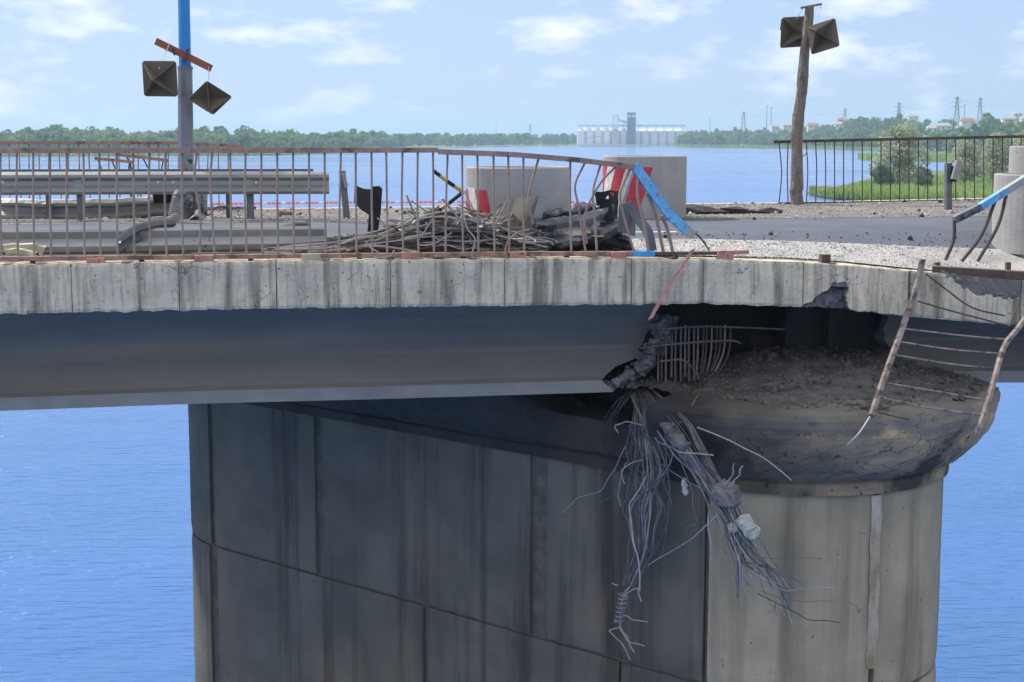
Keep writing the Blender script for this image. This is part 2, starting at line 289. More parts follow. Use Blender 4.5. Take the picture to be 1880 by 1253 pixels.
# water
wm = bpy.data.materials.new('river_water'); wm.use_nodes = True; t = wm.node_tree; b = t.nodes['Principled BSDF']
b.inputs['Base Color'].default_value = (.045, .155, .40, 1); b.inputs['Roughness'].default_value = .12; b.inputs['IOR'].default_value = 1.33
tcw = N(t, 'ShaderNodeTexCoord')
def wn(scale, st):
    mp = N(t, 'ShaderNodeMapping'); mp.inputs['Scale'].default_value = st; t.links.new(tcw.outputs['Object'], mp.inputs[0])
    n = N(t, 'ShaderNodeTexNoise'); n.inputs['Scale'].default_value = scale; n.inputs['Detail'].default_value = 5; t.links.new(mp.outputs[0], n.inputs['Vector']); return n.outputs[0]
b1 = N(t, 'ShaderNodeBump'); b1.inputs['Strength'].default_value = .8; b1.inputs['Distance'].default_value = .2; t.links.new(wn(2.6, (.4, 1.6, 1)), b1.inputs['Height'])
b2 = N(t, 'ShaderNodeBump'); b2.inputs['Strength'].default_value = .7; b2.inputs['Distance'].default_value = .55; t.links.new(wn(.22, (.4, 1.2, 1)), b2.inputs['Height'])
t.links.new(b1.outputs[0], b2.inputs['Normal']); t.links.new(b2.outputs[0], b.inputs['Normal'])
rr = N(t, 'ShaderNodeValToRGB'); rr.color_ramp.elements[0].position = .42; rr.color_ramp.elements[1].position = .62
rr.color_ramp.elements[0].color = V3(.09) + (1,); rr.color_ramp.elements[1].color = V3(.26) + (1,)
t.links.new(wn(.012, (.35, 2.2, 1)), rr.inputs[0]); t.links.new(rr.outputs[0], b.inputs['Roughness'])

# ------------------------------------------------------------------ river and banks
def struct(o): o['kind'] = 'structure'; return o
def stuff(o, label=None, cat=None):
    o['kind'] = 'stuff'
    if label: o['label'] = label; o['category'] = cat
    return o
mb = MB(); mb.add([(-5000, -60, 0), (5000, -60, 0), (5000, 6000, 0), (-5000, 6000, 0)], [(0, 1, 2, 3)]); struct(mb.build('river_water', wm))
def land(name, fn_d0, fn_h, px0, px1, depth, ramp_, mi='soil', npx=60, nd=8, taper=None):
    mb = MB(); vs = []
    for i in range(npx + 1):
        px = px0 + (px1 - px0) * i / npx; d0 = fn_d0(px)
        for j in range(nd + 1):
            d = d0 + depth * (taper(px) if taper else 1) * (j / nd) ** 1.6; x = (px - CX) / F * d
            h = -.4 if j == 0 else fn_h(px) * sm(0, ramp_, d - d0) + .35
            vs.append((x, d, h))
    fs = [(i * (nd + 1) + j, (i + 1) * (nd + 1) + j, (i + 1) * (nd + 1) + j + 1, i * (nd + 1) + j + 1) for i in range(npx) for j in range(nd)]
    mb.add(vs, fs); return struct(mb.build(name, M[mi]))
D_left = lambda px: interp(px, [(-900, 760), (0, 800), (500, 840), (660, 1000), (760, 1400), (1050, 1750), (1260, 1700)])
D_right = lambda px: interp(px, [(1200, 1650), (1300, 1480), (1480, 1350), (1580, 1150), (1720, 900), (1900, 700), (2600, 520)])
H_left = lambda px: 1.0
H_right = lambda px: interp(px, [(1200, 2), (1260, 4), (1400, 6), (1500, 9), (1545, 15), (1620, 15), (1700, 13), (1780, 13), (1840, 15), (1900, 17), (2600, 24)])
land('far_bank', D_left, H_left, -1200, 1262, 2600, 200)
land('hillside', D_right, H_right, 1230, 2700, 2600, 240)
land('river_spit', lambda px: interp(px, [(1478, 275), (1500, 262), (1530, 250), (1600, 243), (1900, 234)]), lambda px: .4, 1480, 2400, 190, 30, taper=lambda px: .02 + .98 * sm(1478, 1690, px))
land('low_spit', lambda px: interp(px, [(1570, 690), (1620, 640), (2300, 560)]), lambda px: .4, 1572, 2400, 110, 20)
def hill_z(px, d): return H_right(px) * sm(0, 240, d - D_right(px)) + .35

# leaf clouds
def leafcloud(n, height, width, seed, leaf, base=.12, blobs=14, droop=0):
    r = np.random.default_rng(seed)
    cz = base + (1 - base) * r.uniform(.12, .92, blobs)
    prof = np.sin(np.pi * np.clip((cz - base) / (1 - base) * .82 + .14, 0, 1)) ** .7
    ang = r.uniform(0, 6.283, blobs); rad = r.uniform(.1, .62, blobs) * prof
    C = np.stack([np.cos(ang) * rad * width / 2, np.sin(ang) * rad * width / 2, cz * height], 1)
    br = r.uniform(.2, .36, blobs) * width * .62 * (.6 + .4 * prof)
    k = r.integers(0, blobs, n); dv = r.normal(size=(n, 3)); dv /= np.linalg.norm(dv, axis=1)[:, None]
    P = C[k] + dv * (br[k] * r.uniform(.55, 1.08, n) ** .6)[:, None] * np.array([1, 1, .8])
    P[:, 2] = np.clip(P[:, 2], base * height * .5, None)
    nrm = dv * .7 + r.normal(size=(n, 3)) * .6 + np.array([0, 0, .35]); nrm /= np.linalg.norm(nrm, axis=1)[:, None]
    a = np.cross(nrm, r.normal(size=(n, 3))); a /= np.linalg.norm(a, axis=1)[:, None]; bb = np.cross(nrm, a)
    s = (leaf * r.uniform(.6, 1.4, n))[:, None]
    a = a * s; bb = bb * s * (1 + droop)
    return np.stack([P - a - bb * .6, P + a - bb * .6, P + a * .6 + bb, P - a * .6 + bb], 1).reshape(-1, 3)
def quads_mesh(name, V, mat_):
    n = len(V) // 4; me = bpy.data.meshes.new(name)
    me.vertices.add(len(V)); me.vertices.foreach_set('co', V.astype(np.float32).ravel())
    me.loops.add(len(V)); me.loops.foreach_set('vertex_index', np.arange(len(V), dtype=np.int32))
    me.polygons.add(n); me.polygons.foreach_set('loop_start', np.arange(0, len(V), 4, dtype=np.int32))
    me.materials.append(mat_); me.update(calc_edges=True); me.validate(); return me
def proto_tree(h, wd, seed, leafmat_, n, leaf, base=.12, blobs=14, droop=0):
    r = random.Random(seed); mb = MB()
    mb.tube([(0, 0, -.6), (0, 0, h * .3), (r.uniform(-.3, .3), r.uniform(-.3, .3), h * .8)], [h * .025, h * .018, h * .006], 6)
    for i in range(5):
        a = r.random() * 6.28; z = h * r.uniform(.25, .55); q = wd * .33
        mb.tube([(0, 0, z), (math.cos(a) * q * .5, math.sin(a) * q * .5, z + h * .12), (math.cos(a) * q, math.sin(a) * q, z + h * .25)], [h * .012, h * .008, h * .003], 5)
    me = mb.build('trunk', M['bark']).data
    for o in list(col.objects):
        if o.data == me: bpy.data.objects.remove(o)
    return me, quads_mesh('crown', leafcloud(n, h, wd, seed, leaf, base, blobs, droop), leafmat_)
def plant(name, proto, P, s, rot, label, group=None, cat='tree'):
    o = thing(name, label, cat, P, group); o.rotation_euler = (0, 0, rot); o.scale = (s, s, s)
    for nm, me in zip(('trunk', 'crown'), proto):
        c = bpy.data.objects.new(nm, me); col.objects.link(c); c.parent = o
    return o
hs = [(1418, 233, 1550, 9, 'white', 'grey', 'small white house at the water end of the hillside'), (1440, 231, 1560, 11, 'white', 'grey', 'white house with a steep pale roof left of the log pole'),
      (1452, 232, 1570, 8, 'pink', 'red', 'pink house with red roof just behind the log pole'), (1487, 231, 1560, 14, 'white', 'red', 'long low cream house right of the log pole'),
      (1537, 221, 1650, 7, 'pink', 'red', 'tall pink house below the faint pylon'), (1534, 229, 1500, 10, 'white', 'grey', 'white gabled house on the slope under the pink one'),
      (1668, 215, 1600, 13, 'white', 'grey', 'white house on the ridge below the lone pylon'), (1722, 232, 1250, 17, 'white', 'grey', 'large white house with broad grey roof halfway up the hill'),
      (1703, 236, 1240, 9, 'white', 'grey', 'small white outbuilding left of the large white house'), (1768, 223, 1350, 15, 'white', 'red', 'house with long red roof below the tall pylons'),
      (1842, 219, 1250, 14, 'white', 'grey', 'bright white house near the right end of the hill'), (1858, 210, 1450, 10, 'white', 'grey', 'pale house high up beside the hilltop tree'), (1872, 219, 1300, 9, 'white', 'grey', 'small white cottage at the end of the hill')]
def hides_house(px, d, top, half):
    return any(d < h_[2] + 6 and abs(px - h_[0]) < h_[3] / 2 * F / h_[2] + half * .6 and top < h_[1] + 3 for h_ in hs)
# far woods that read as one mass
def wood(name, spots, seed, mats, n, leaf, label):
    allv = [[] for _ in mats]; r = np.random.default_rng(seed)
    pro = [leafcloud(n, 1, .95 + .2 * (i % 3), seed + i, leaf, .03, 11) for i in range(7)]
    for (x, y, z, h) in spots:
        k = int(r.integers(0, 7)); a = r.uniform(0, 6.28); c, s = math.cos(a), math.sin(a); v = pro[k]
        q = np.stack([(v[:, 0] * c - v[:, 1] * s) * h * r.uniform(.9, 1.3) + x, (v[:, 0] * s + v[:, 1] * c) * h + y, v[:, 2] * h + z], 1)
        allv[int(r.integers(0, len(mats)))].append(q)
    V = np.concatenate([np.concatenate(a) for a in allv if a]); cnt = [sum(len(q) for q in a) // 4 for a in allv]
    me = quads_mesh(name, V, mats[0])
    for m in mats[1:]: me.materials.append(m)
    me.polygons.foreach_set('material_index', np.repeat(np.arange(len(mats)), cnt).astype(np.int32))
    o = bpy.data.objects.new(name, me); col.objects.link(o); return stuff(o, label, 'wood')
r = random.Random(3)
TOPL = [(-900, 236), (0, 236), (60, 231), (110, 226), (200, 230), (260, 236), (330, 232), (420, 229), (480, 233), (560, 238), (600, 240), (650, 231), (690, 236), (725, 243), (740, 247), (1070, 246)]
sp_l = []
for i in range(430):
    px = r.uniform(-420, 745); row = r.random(); d = D_left(px) + 25 + row * 150
    top = interp(px, TOPL) + r.uniform(0, 9) + (1 - row) * 16
    h = (YH - top) / F * d + CZ - 1.2
    sp_l.append(((px - CX) / F * d, d, .8, max(5, h)))
wood('far_wood', sp_l, 11, [M['leafA'], M['leafB'], M['leafA']], 420, .055, 'dense green riverside wood on the far bank behind the lamp post')
sp_c = []
for i in range(260):
    px = r.uniform(700, 1075); row = r.random(); d = D_left(px) + 40 + row * 500
    sp_c.append(((px - CX) / F * d, d, .8, ((YH - 246) / F * d + CZ) * r.uniform(.55, 1.0)))
wood('hazy_wood', sp_c, 31, [M['leafB'], M['leafA']], 220, .07, 'distant hazy strip of woodland left of the grain silos')
sp_r = []
for i in range(620):
    px = r.uniform(1245, 2200); row = r.random(); d = D_right(px) + 20 + row ** 1.5 * 600
    hh = r.uniform(8, 13.5); zz = hill_z(px, d) - .3
    if hides_house(px, d, YH - (zz + hh - CZ) / d * F, hh * .55 * F / d): continue
    sp_r.append(((px - CX) / F * d, d, zz, hh))
wood('hill_wood', sp_r, 51, [M['leafB'], M['leafA']], 260, .065, 'woodland covering the hillside among the houses')
prot = [proto_tree(12, 11 + i % 3, 70 + i, M['leafA' if i % 2 else 'leafB'], 900, .42, .04, 16) for i in range(4)]
for i in range(110):
    px = 1252 + (1910 - 1252) * (i + r.random()) / 110; d = D_right(px) + r.uniform(12, 270)
    ss = r.uniform(.7, 1.25)
    if hides_house(px, d, YH - (hill_z(px, d) + 12 * ss - CZ) / d * F, 6.5 * ss * F / d): continue
    plant('hillside_tree', prot[i % 4], ((px - CX) / F * d, d, hill_z(px, d) - .2), ss, r.random() * 6, 'bushy green tree on the wooded hillside across the river', 'trees on the hillside across the river')
# near bushes on the spit
silver = proto_tree(8.8, 9.5, 5, M['leafC'], 5200, .16, .02, 22)
willow = proto_tree(6.2, 8.0, 6, M['leafD'], 4200, .15, .0, 18, 1.2)
def onspit(px, py): rr_ = ray(px, py); t_ = (.7 - CZ) / rr_.z; return Vector((0, 0, CZ)) + rr_ * t_
plant('silver_leaved_tree', silver, onspit(1648, 341), 1.3, .3, 'grey-green leafy tree on the grassy spit beyond the railing')
plant('willow_bush', willow, onspit(1692, 346), .62, 1.1, 'low dark drooping willow bush at the foot of the grey-green tree')
plant('willow_bush', willow, onspit(1618, 345), .66, 2.7, 'pale drooping willow bush in front of the grey-green tree', None)
gp = 'grey-green trees behind the stacked concrete rings'
for px, py, s in ((1775, 338, .95), (1830, 334, 1.1), (1885, 330, 1.25), (1960, 330, 1.3)):
    plant('silver_leaved_tree', silver, onspit(px, py), s, px, 'tall grey-green tree in the clump behind the guardrail stub and stacked rings', gp)
# reeds
def reeds(name, spots, h, seed, label):
    r_ = np.random.default_rng(seed); S = np.array(spots); n = len(S); a = r_.uniform(0, 3.14, n); wd = h * .16
    dx = np.stack([np.cos(a) * wd, np.sin(a) * wd, np.zeros(n)], 1); up = np.stack([r_.normal(0, .15, n) * h, r_.normal(0, .15, n) * h, h * r_.uniform(.6, 1.2, n)], 1)
    V = np.stack([S - dx, S + dx, S + dx * .3 + up, S - dx * .3 + up], 1).reshape(-1, 3)
    o = bpy.data.objects.new(name, quads_mesh(name, V, M['grass'])); col.objects.link(o); return stuff(o, label, 'reeds')
S = []
for i in range(16000):
    px = r.uniform(1485, 2100); d = interp(px, [(1478, 275), (1500, 262), (1530, 250), (1600, 243), (1900, 234)]) + (4 + 125 * sm(1478, 1690, px)) * r.random() ** 1.3 - 1
    S.append(((px - CX) / F * d, d, .25))
reeds('spit_reeds', S, 1.2, 1, 'bright green reeds covering the near grassy spit')
S = []
for i in range(9000):
    px = r.uniform(-300, 700); d = D_left(px) + r.uniform(-2, 26); S.append(((px - CX) / F * d, d, .2))
for i in range(5000):
    px = r.uniform(1572, 2100); d = interp(px, [(1570, 690), (1620, 640), (2300, 560)]) + r.uniform(0, 70); S.append(((px - CX) / F * d, d, .2))
for i in range(5000):
    px = r.uniform(1240, 1700); d = D_right(px) + r.uniform(0, 25); S.append(((px - CX) / F * d, d, .2))
reeds('far_reeds', S, 2.4, 2, 'pale green strips of reeds along the far banks')

# ------------------------------------------------------------------ grain terminal
DS = 1690
def gx(px, d): return (px - CX) / F * d
def gz(py, d): return CZ + (YH - py) / F * d
def silo_protos():
    n = 24; mb = MB(); rad = 4.6; z0, z1, z2 = 0, 15.5, 18.6
    ring_ = lambda rr_, z: [(math.cos(6.2832 * k / n) * rr_, math.sin(6.2832 * k / n) * rr_, z) for k in range(n)]
    mb.add(ring_(rad, z0) + ring_(rad, z1), [(k, (k + 1) % n, n + (k + 1) % n, n + k) for k in range(n)])
    ob = mb.build('shell', M['silo'], None, False)
    mb = MB(); mb.add(ring_(rad + .2, z1) + ring_(.7, z2), [(k, (k + 1) % n, n + (k + 1) % n, n + k) for k in range(n)] + [tuple(range(2 * n - 1, n - 1, -1))])
    rf = mb.build('roof', M['white'])
    mb = MB()
    for k in range(0, n, 2):
        a = 6.2832 * k / n; mb.box((math.cos(a) * (rad + .1), math.sin(a) * (rad + .1), 7.7), (.25, .25, 15.4), (Vector((math.cos(a), math.sin(a), 0)), Vector((-math.sin(a), math.cos(a), 0)), Vector((0, 0, 1))))
    rb = mb.build('stiffener', M['white'])
    ms = [o.data for o in (ob, rf, rb)]
    for o in (ob, rf, rb): bpy.data.objects.remove(o)
    return ms
sm_ = silo_protos()
def silo(px, d, s=1):
    o = thing('grain_silo', 'pale steel grain silo with cone roof in the row by the river', 'silo', (gx(px, d), d, 1.0), 'steel grain silos of the riverside terminal'); o.scale = (s, s, s)
    for nm, me in zip(('shell', 'roof', 'stiffener'), sm_):
        c = bpy.data.objects.new(nm, me); col.objects.link(c); c.parent = o
for i in range(6): silo(1066 + i * 15.6, DS)
for i in range(6): silo(1166 + i * 16, DS + 10)
for i in range(6): silo(1073 + i * 15.6, DS + 22, 1.02)
for i in range(5): silo(1176 + i * 16, DS + 32, 1.02)
tw = thing('elevator_tower', 'dark blue-grey elevator tower rising above the silos', 'tower', (gx(1157, DS - 8), DS - 8, 0))
d = DS - 8; x0, x1 = gx(1149.5, d), gx(1164.5, d); zt = gz(209, d)
X3 = (Vector((1, 0, 0)), Vector((0, 1, 0)), Vector((0, 0, 1)))
MB().box(((x0 + x1) / 2, d, zt / 2), (x1 - x0, 9, zt), X3).build('cladding', M['towerdark'], tw)
MB().box((x0 + 2.1, d - 4.7, zt - 3.2), (2.6, .5, 3.4), X3).build('window', M['white'], tw)
MB().box((x1 - 2.2, d - 4.7, zt - 3.2), (3.4, .5, 3.4), X3).build('window', M['white'], tw)
MB().box(((x0 + x1) / 2, d, zt + .3), (x1 - x0 + .6, 9.6, .6), X3).build('roof', M['pylon'], tw)
st = thing('stair_tower', 'open white steel stair tower left of the dark tower', 'tower', (gx(1130, DS), DS, 0))
d = DS - 6; xa, xb = gx(1123, d), gx(1133, d); zt = gz(213, d)
for xx in (xa, xb):
    for yy in (d - 2.5, d + 2.5): MB().box((xx, yy, zt / 2), (.7, .7, zt), X3).build('leg', M['white'], st)
for k in range(9): MB().box(((xa + xb) / 2, d, zt - k * 3.1), (xb - xa, 5, .8), X3).build('landing', M['white'], st)
br_ = thing('conveyor_bridge', 'white conveyor bridge joining the stair tower to the dark tower', 'conveyor', (gx(1140, DS), DS, gz(226, DS)))
MB().bar((xb, d, gz(221, d)), (x0, d, gz(226, d)), 2.5, 2.2).build('gallery', M['white'], br_)
MB().bar((xb, d, gz(232, d)), (x0, d, gz(226, d)), .7, .7).build('brace', M['white'], br_)
for (pa, pb) in ((1060, 1149), (1166, 1256)):
    g = thing('roof_conveyor', 'white overhead conveyor gallery over the silos %s the dark tower' % ('beside the stair tower, left of' if pa < 1100 else 'on the wooded side of'), 'conveyor', (gx(pa, DS), DS, gz(231, DS)))
    MB().box((gx((pa + pb) / 2, DS), DS, gz(231.5, DS)), (gx(pb, DS) - gx(pa, DS), 2.4, 1.7), X3).build('gallery', M['white'], g)
    k = pa + 4
    while k < pb: MB().box((gx(k, DS), DS, gz(234.2, DS)), (.5, 1.6, 2.2), X3).build('trestle', M['white'], g); k += 15.7
q = MB(); q.box((gx(1128, DS - 20), DS - 22, .9), (gx(1190, DS) - gx(1056, DS), 9, 2.4), X3); tag(q.build('quay', M['house_white']), 'pale concrete quay in front of the grain silos', 'quay')
ld = thing('ship_loader', 'red and white ship loader frame on the quay before the silos', 'crane', (gx(1085, DS - 22), DS - 22, 2))
d = DS - 22
for p in (1074, 1082, 1092, 1100): MB().bar((gx(p, d), d, 2), (gx(p + 1.5, d), d, 10), .5, .5).build('leg', M['house_pink'], ld)
MB().bar((gx(1070, d), d, 8), (gx(1102, d), d, 11), .8, .8).build('boom', M['house_pink'], ld)

# pylons, masts and the wires between
def pylon(px, ptop, d, label, h=34, wd=6):
    top = gz(ptop, d); zb = top - h; x = gx(px, d); o = thing('power_pylon', label, 'pylon', (x, d, zb))
    for sx in (-1, 1):
        for sy in (-1, 1):
            MB().bar((x + sx * wd / 2, d + sy * wd / 2, zb), (x + sx * .5, d + sy * .5, top), .45, .45).build('leg', M['pylon'], o)
    mb = MB()
    for k in range(7):
        a, b_ = k / 7, (k + 1) / 7; wa = wd / 2 * (1 - a) + .5 * a; wb = wd / 2 * (1 - b_) + .5 * b_
        for s in (-1, 1): mb.bar((x - s * wa, d - wa, zb + a * h), (x + s * wb, d - wb, zb + b_ * h), .25, .25)
    mb.build('bracing', M['pylon'], o)
    for q_, l in ((.72, 5.5), (.84, 4.5), (.95, 3.5)): MB().bar((x - l, d, zb + h * q_), (x + l, d, zb + h * q_), .4, .4).build('crossarm', M['pylon'], o)
    return Vector((x, d, zb + h * .9))
pa = pylon(1748, 179, 1500, 'tall steel lattice pylon, the taller of the pair above the hill')
pb = pylon(1790, 181, 1700, 'slim steel lattice pylon beside the tallest one on the hill')
pc = pylon(1643, 189, 1700, 'steel lattice pylon standing alone above the middle of the hill')
pd = pylon(1361, 206, 2000, 'small steel lattice pylon above the trees right of the silos', 30, 6)
pe = pylon(973, 229, 2600, 'tiny faint pylon over the distant woods left of the silos', 36, 7)
pf = pylon(1545, 200, 2100, 'faint lattice pylon left of the wooded hilltop', 30, 6)
def wire(a, b_, sag, name='power_line'):
    pts = [a.lerp(b_, i / 14) - Vector((0, 0, sag * 4 * (i / 14) * (1 - i / 14))) for i in range(15)]
    tag(MB().tube(pts, .09, 4).build(name, M['pylon']), 'thin power line strung between pylons above the hill', 'power line', 'power lines over the hill')
wire(pa, pc, 6); wire(pa, pb + Vector((150, 0, -4)), 5); wire(pc, pf, 5); wire(pf, pd, 6)
for px, pt, d, lab in ((1403, 196, 1800, 'thin tall mast nearer the silos'), (1411, 200, 1800, 'mast with a small round head beside the thin tall mast'), (1300, 218, 1900, 'short mast above the trees by the silos'), (911, 228, 2500, 'lone mast on the distant wooded skyline'), (1762, 194, 1600, 'short mast between the two hilltop pylons')):
    o = thing('mast', lab, 'mast', (gx(px, d), d, gz(pt, d) - 34)); t0 = gz(pt, d)
    MB().tube([(gx(px, d), d, t0 - 34), (gx(px, d), d, t0)], [.55, .3], 6).build('pole', M['pylon'], o)
    MB().box((gx(px, d), d, t0), (2.2 if px == 1411 else 1.0, 1, 1.0), X3).build('head', M['pylon'], o)
# houses on the hill
for px, py, d, wd, wc, rc, lab in hs:
    wd *= .78; x, zt = gx(px, d), gz(py, d); h = 3.2; o = thing('house', lab, 'house', (x, d, zt - h)); dp = 8
    wl_ = MB().box((x, d, zt - h / 2 - 3), (wd, dp, h + 6), X3); wl = wl_.build('wall', M['house_' + wc], o)
    mb = MB(); e = .5; rh = 2.6
    mb.add([(x - wd / 2 - e, d - dp / 2 - e, zt + .02), (x + wd / 2 + e, d - dp / 2 - e, zt + .02), (x + wd / 2 + e, d + dp / 2 + e, zt + .02), (x - wd / 2 - e, d + dp / 2 + e, zt + .02), (x - wd / 2 + 1, d, zt + rh), (x + wd / 2 - 1, d, zt + rh)], [(0, 1, 5, 4), (2, 3, 4, 5), (1, 2, 5), (3, 0, 4), (3, 2, 1, 0)])
    mb.build('roof', M['roof_' + rc], o)
    for k in range(2 if wd < 12 else 3):
        xx = x - wd / 2 + wd * (k + .5) / (2 if wd < 12 else 3); MB().box((xx, d - dp / 2 - .05, zt - 1.5), (1.1, .2, 1.3), X3).build('window', M['glassdark'], wl)
# floating boom
bo = thing('floating_boom', 'line of orange and white floats stretched across the river', 'boom', onspit(700, 364))
k = 0; px = -40
while px < 1575:
    wd = 7.5; py = interp(px, [(0, 371), (600, 365), (1000, 363), (1300, 374), (1570, 374)])
    P = onspit(px, py); P.z = .02; Q = onspit(px + wd, py); Q.z = .02
    MB().tube([P, P.lerp(Q, .1), P.lerp(Q, .9), Q], [.12, .3, .3, .12], 7).build('float', M['orange' if k % 4 else 'whitefloat'], bo); px += wd + 1.2; k += 1

# ------------------------------------------------------------------ the bridge
JX = XO(1672, 0)                             # where the two spans meet
def px_x(px): return Rb(px, 500, 0).x
XL, XR = px_x(-900), px_x(3400)
spanL = thing('bridge_span', 'long concrete bridge span with broken girder end left of the pier head', 'bridge', BP(0, 0, 7))
spanR = thing('bridge_span', 'sagging concrete bridge span right of the joint where the ladder hangs', 'bridge', BP(JX + 1, 0, 7))
def deck(sp_, xa, xb, n):
    mb = MB(); os = [.02, .3, .7, 1.2, 1.8, 2.4, 3.2, 5, 6, 7, 8, 9, 10, 10.9]; vs = []; m = len(os)
    for i in range(n + 1):
        x = xa + (xb - xa) * i / n
        for o in os: vs.append(BP(x, o, deckz(x, o) - .004))
    for i in range(n + 1):
        x = xa + (xb - xa) * i / n
        for o in os: vs.append(BP(x, o, deckz(x, o) - .24))
    T = (n + 1) * m; fs = []
    for i in range(n):
        for j in range(m - 1):
            a = i * m + j; fs += [(a, a + m, a + m + 1, a + 1), (T + a, T + a + 1, T + a + m + 1, T + a + m)]
        a = i * m; fs.append((a, T + a, T + a + m, a + m)); a = i * m + m - 1; fs.append((a, a + m, T + a + m, T + a))
    for i in (0, n):
        for j in range(m - 1):
            a = i * m + j; fs.append((a, a + 1, T + a + 1, T + a) if i == 0 else (a, T + a, T + a + 1, a + 1))
    mb.add(vs, fs); mb.build('deck_slab', M['deck'], sp_)
    mb = MB(); xs = [xa + (xb - xa) * i / 12 for i in range(13)]
    mb.sweep([BP(x, 10.92, deckz(x, 10.9)) for x in xs], [(0, 0), (0, -.5), (.25, -.5), (.25, 0)], [Vector((0, 0, 1))] * 13, [BN] * 13); mb.build('far_edge_beam', M['fascia'], sp_)
deck(spanL, XL, JX - .012, 60); deck(spanR, JX + .012, XR, 36)
# fascia panels: each a block with its own face relief
def in_spall(px, py):
    poly = [(1470, 566), (1500, 546), (1520, 534), (1530, 520), (1552, 518), (1560, 530), (1552, 545), (1562, 572)]
    c = False; j = len(poly) - 1
    for i in range(len(poly)):
        if (poly[i][1] > py) != (poly[j][1] > py) and px < (poly[j][0] - poly[i][0]) * (py - poly[i][1]) / (poly[j][1] - poly[i][1]) + poly[i][0]: c = not c
        j = i
    return c
def fascia(pa, pb, sp_, fine=False, crumble=False):
    nx = 150 if fine else max(24, int((pb - pa) / 4)); ny = 46 if fine else 16; mb = MB(); vs = []; bad = set()
    for i in range(nx + 1):
        px = pa + (pb - pa) * i / nx; x = px_x(px); zt, zb = interp(x, EDGE), interp(x, EBOT)
        zt += .012 * mn.noise(Vector((x * 6, 3, 0))) ; zb += .018 * mn.noise(Vector((x * 7, 9, 0))) + .01 * mn.noise(Vector((x * 25, 9, 0)))
        if crumble: zt -= max(0, .20 * sm(1735, 1800, px) + .07 * mn.noise(Vector((x * 5, 1, 2))) * sm(1735, 1770, px) + .05 * mn.noise(Vector((x * 19, 1, 2))) * sm(1735, 1770, px))
        for j in range(ny + 1):
            z = zb + (zt - zb) * j / ny; py = interp(px, BOTPX) + (interp(px, TOPPX) - interp(px, BOTPX)) * j / ny
            o = .012 * mn.noise(Vector((x * 3, 0, z * 3))) + .004 * mn.noise(Vector((x * 20, 0, z * 20)))
            if i in (0, nx): o += .012
            if j in (0, ny): o += .012
            if fine and in_spall(px + 4 * mn.noise(Vector((x * 20, 0, z * 20))), py + 4 * mn.noise(Vector((x * 21, 5, z * 20)))):
                o += .10 + .06 * mn.noise(Vector((x * 9, 2, z * 9))) + .05 * mn.noise(Vector((x * 24, 2, z * 24))); bad.add((i, j))
            vs.append(BP(x, o, z))
    f = [(i * (ny + 1) + j, (i + 1) * (ny + 1) + j, (i + 1) * (ny + 1) + j + 1, i * (ny + 1) + j + 1) for i in range(nx) for j in range(ny)]
    mb.add(vs, f); mb.m = [1 if (i, j) in bad else 0 for i in range(nx) for j in range(ny)]
    b0 = len(mb.v); row = ny + 1
    bt = [Vector(mb.v[i * row + ny]) + BN * .30 - Vector((0, 0, .0)) for i in range(nx + 1)]; bb = [Vector(mb.v[i * row]) + BN * .30 for i in range(nx + 1)]
    mb.v += [tuple(v) for v in bt + bb]; nf = []
    for i in range(nx):
        nf += [(i * row + ny, (i + 1) * row + ny, b0 + i + 1, b0 + i), (i * row, b0 + nx + 1 + i, b0 + nx + 2 + i, (i + 1) * row), (b0 + i, b0 + i + 1, b0 + nx + 2 + i, b0 + nx + 1 + i)]
    nf += [tuple([j for j in range(row)] + [b0, b0 + nx + 1]), tuple([nx * row + j for j in range(ny, -1, -1)] + [b0 + 2 * nx + 1, b0 + nx])]
    mb.f += nf; mb.m += [0] * len(nf)
    return mb.build('edge_panel', [M['fascia'], M['broken']], sp_)
JP = [-900, -690, -480, -260, -60, 130, 328, 507, 717, 927, 1160, 1292, 1476, 1670]
for a, b_ in zip(JP, JP[1:]): fascia(a + .8, b_ - .8, spanL, fine=(a == 1476))
fascia(1673.5, 1876, spanR, crumble=True); fascia(1878, 2180, spanR); fascia(2182, 2600, spanR); fascia(2602, 3400, spanR)
# rubble along the broken top of the right span
mb = MB()
for i in range(150):
    px = rng.uniform(1735, 1878); x = px_x(px); o = rng.uniform(.01, .45); mb.rock(BP(x, o, interp(x, EDGE) - .17 * sm(1735, 1800, px) * (1 - o * 1.6) - .01 + rng.uniform(-.02, .02)), rng.uniform(.02, .06))
stuff(mb.build('rubble', M['broken'], spanR))
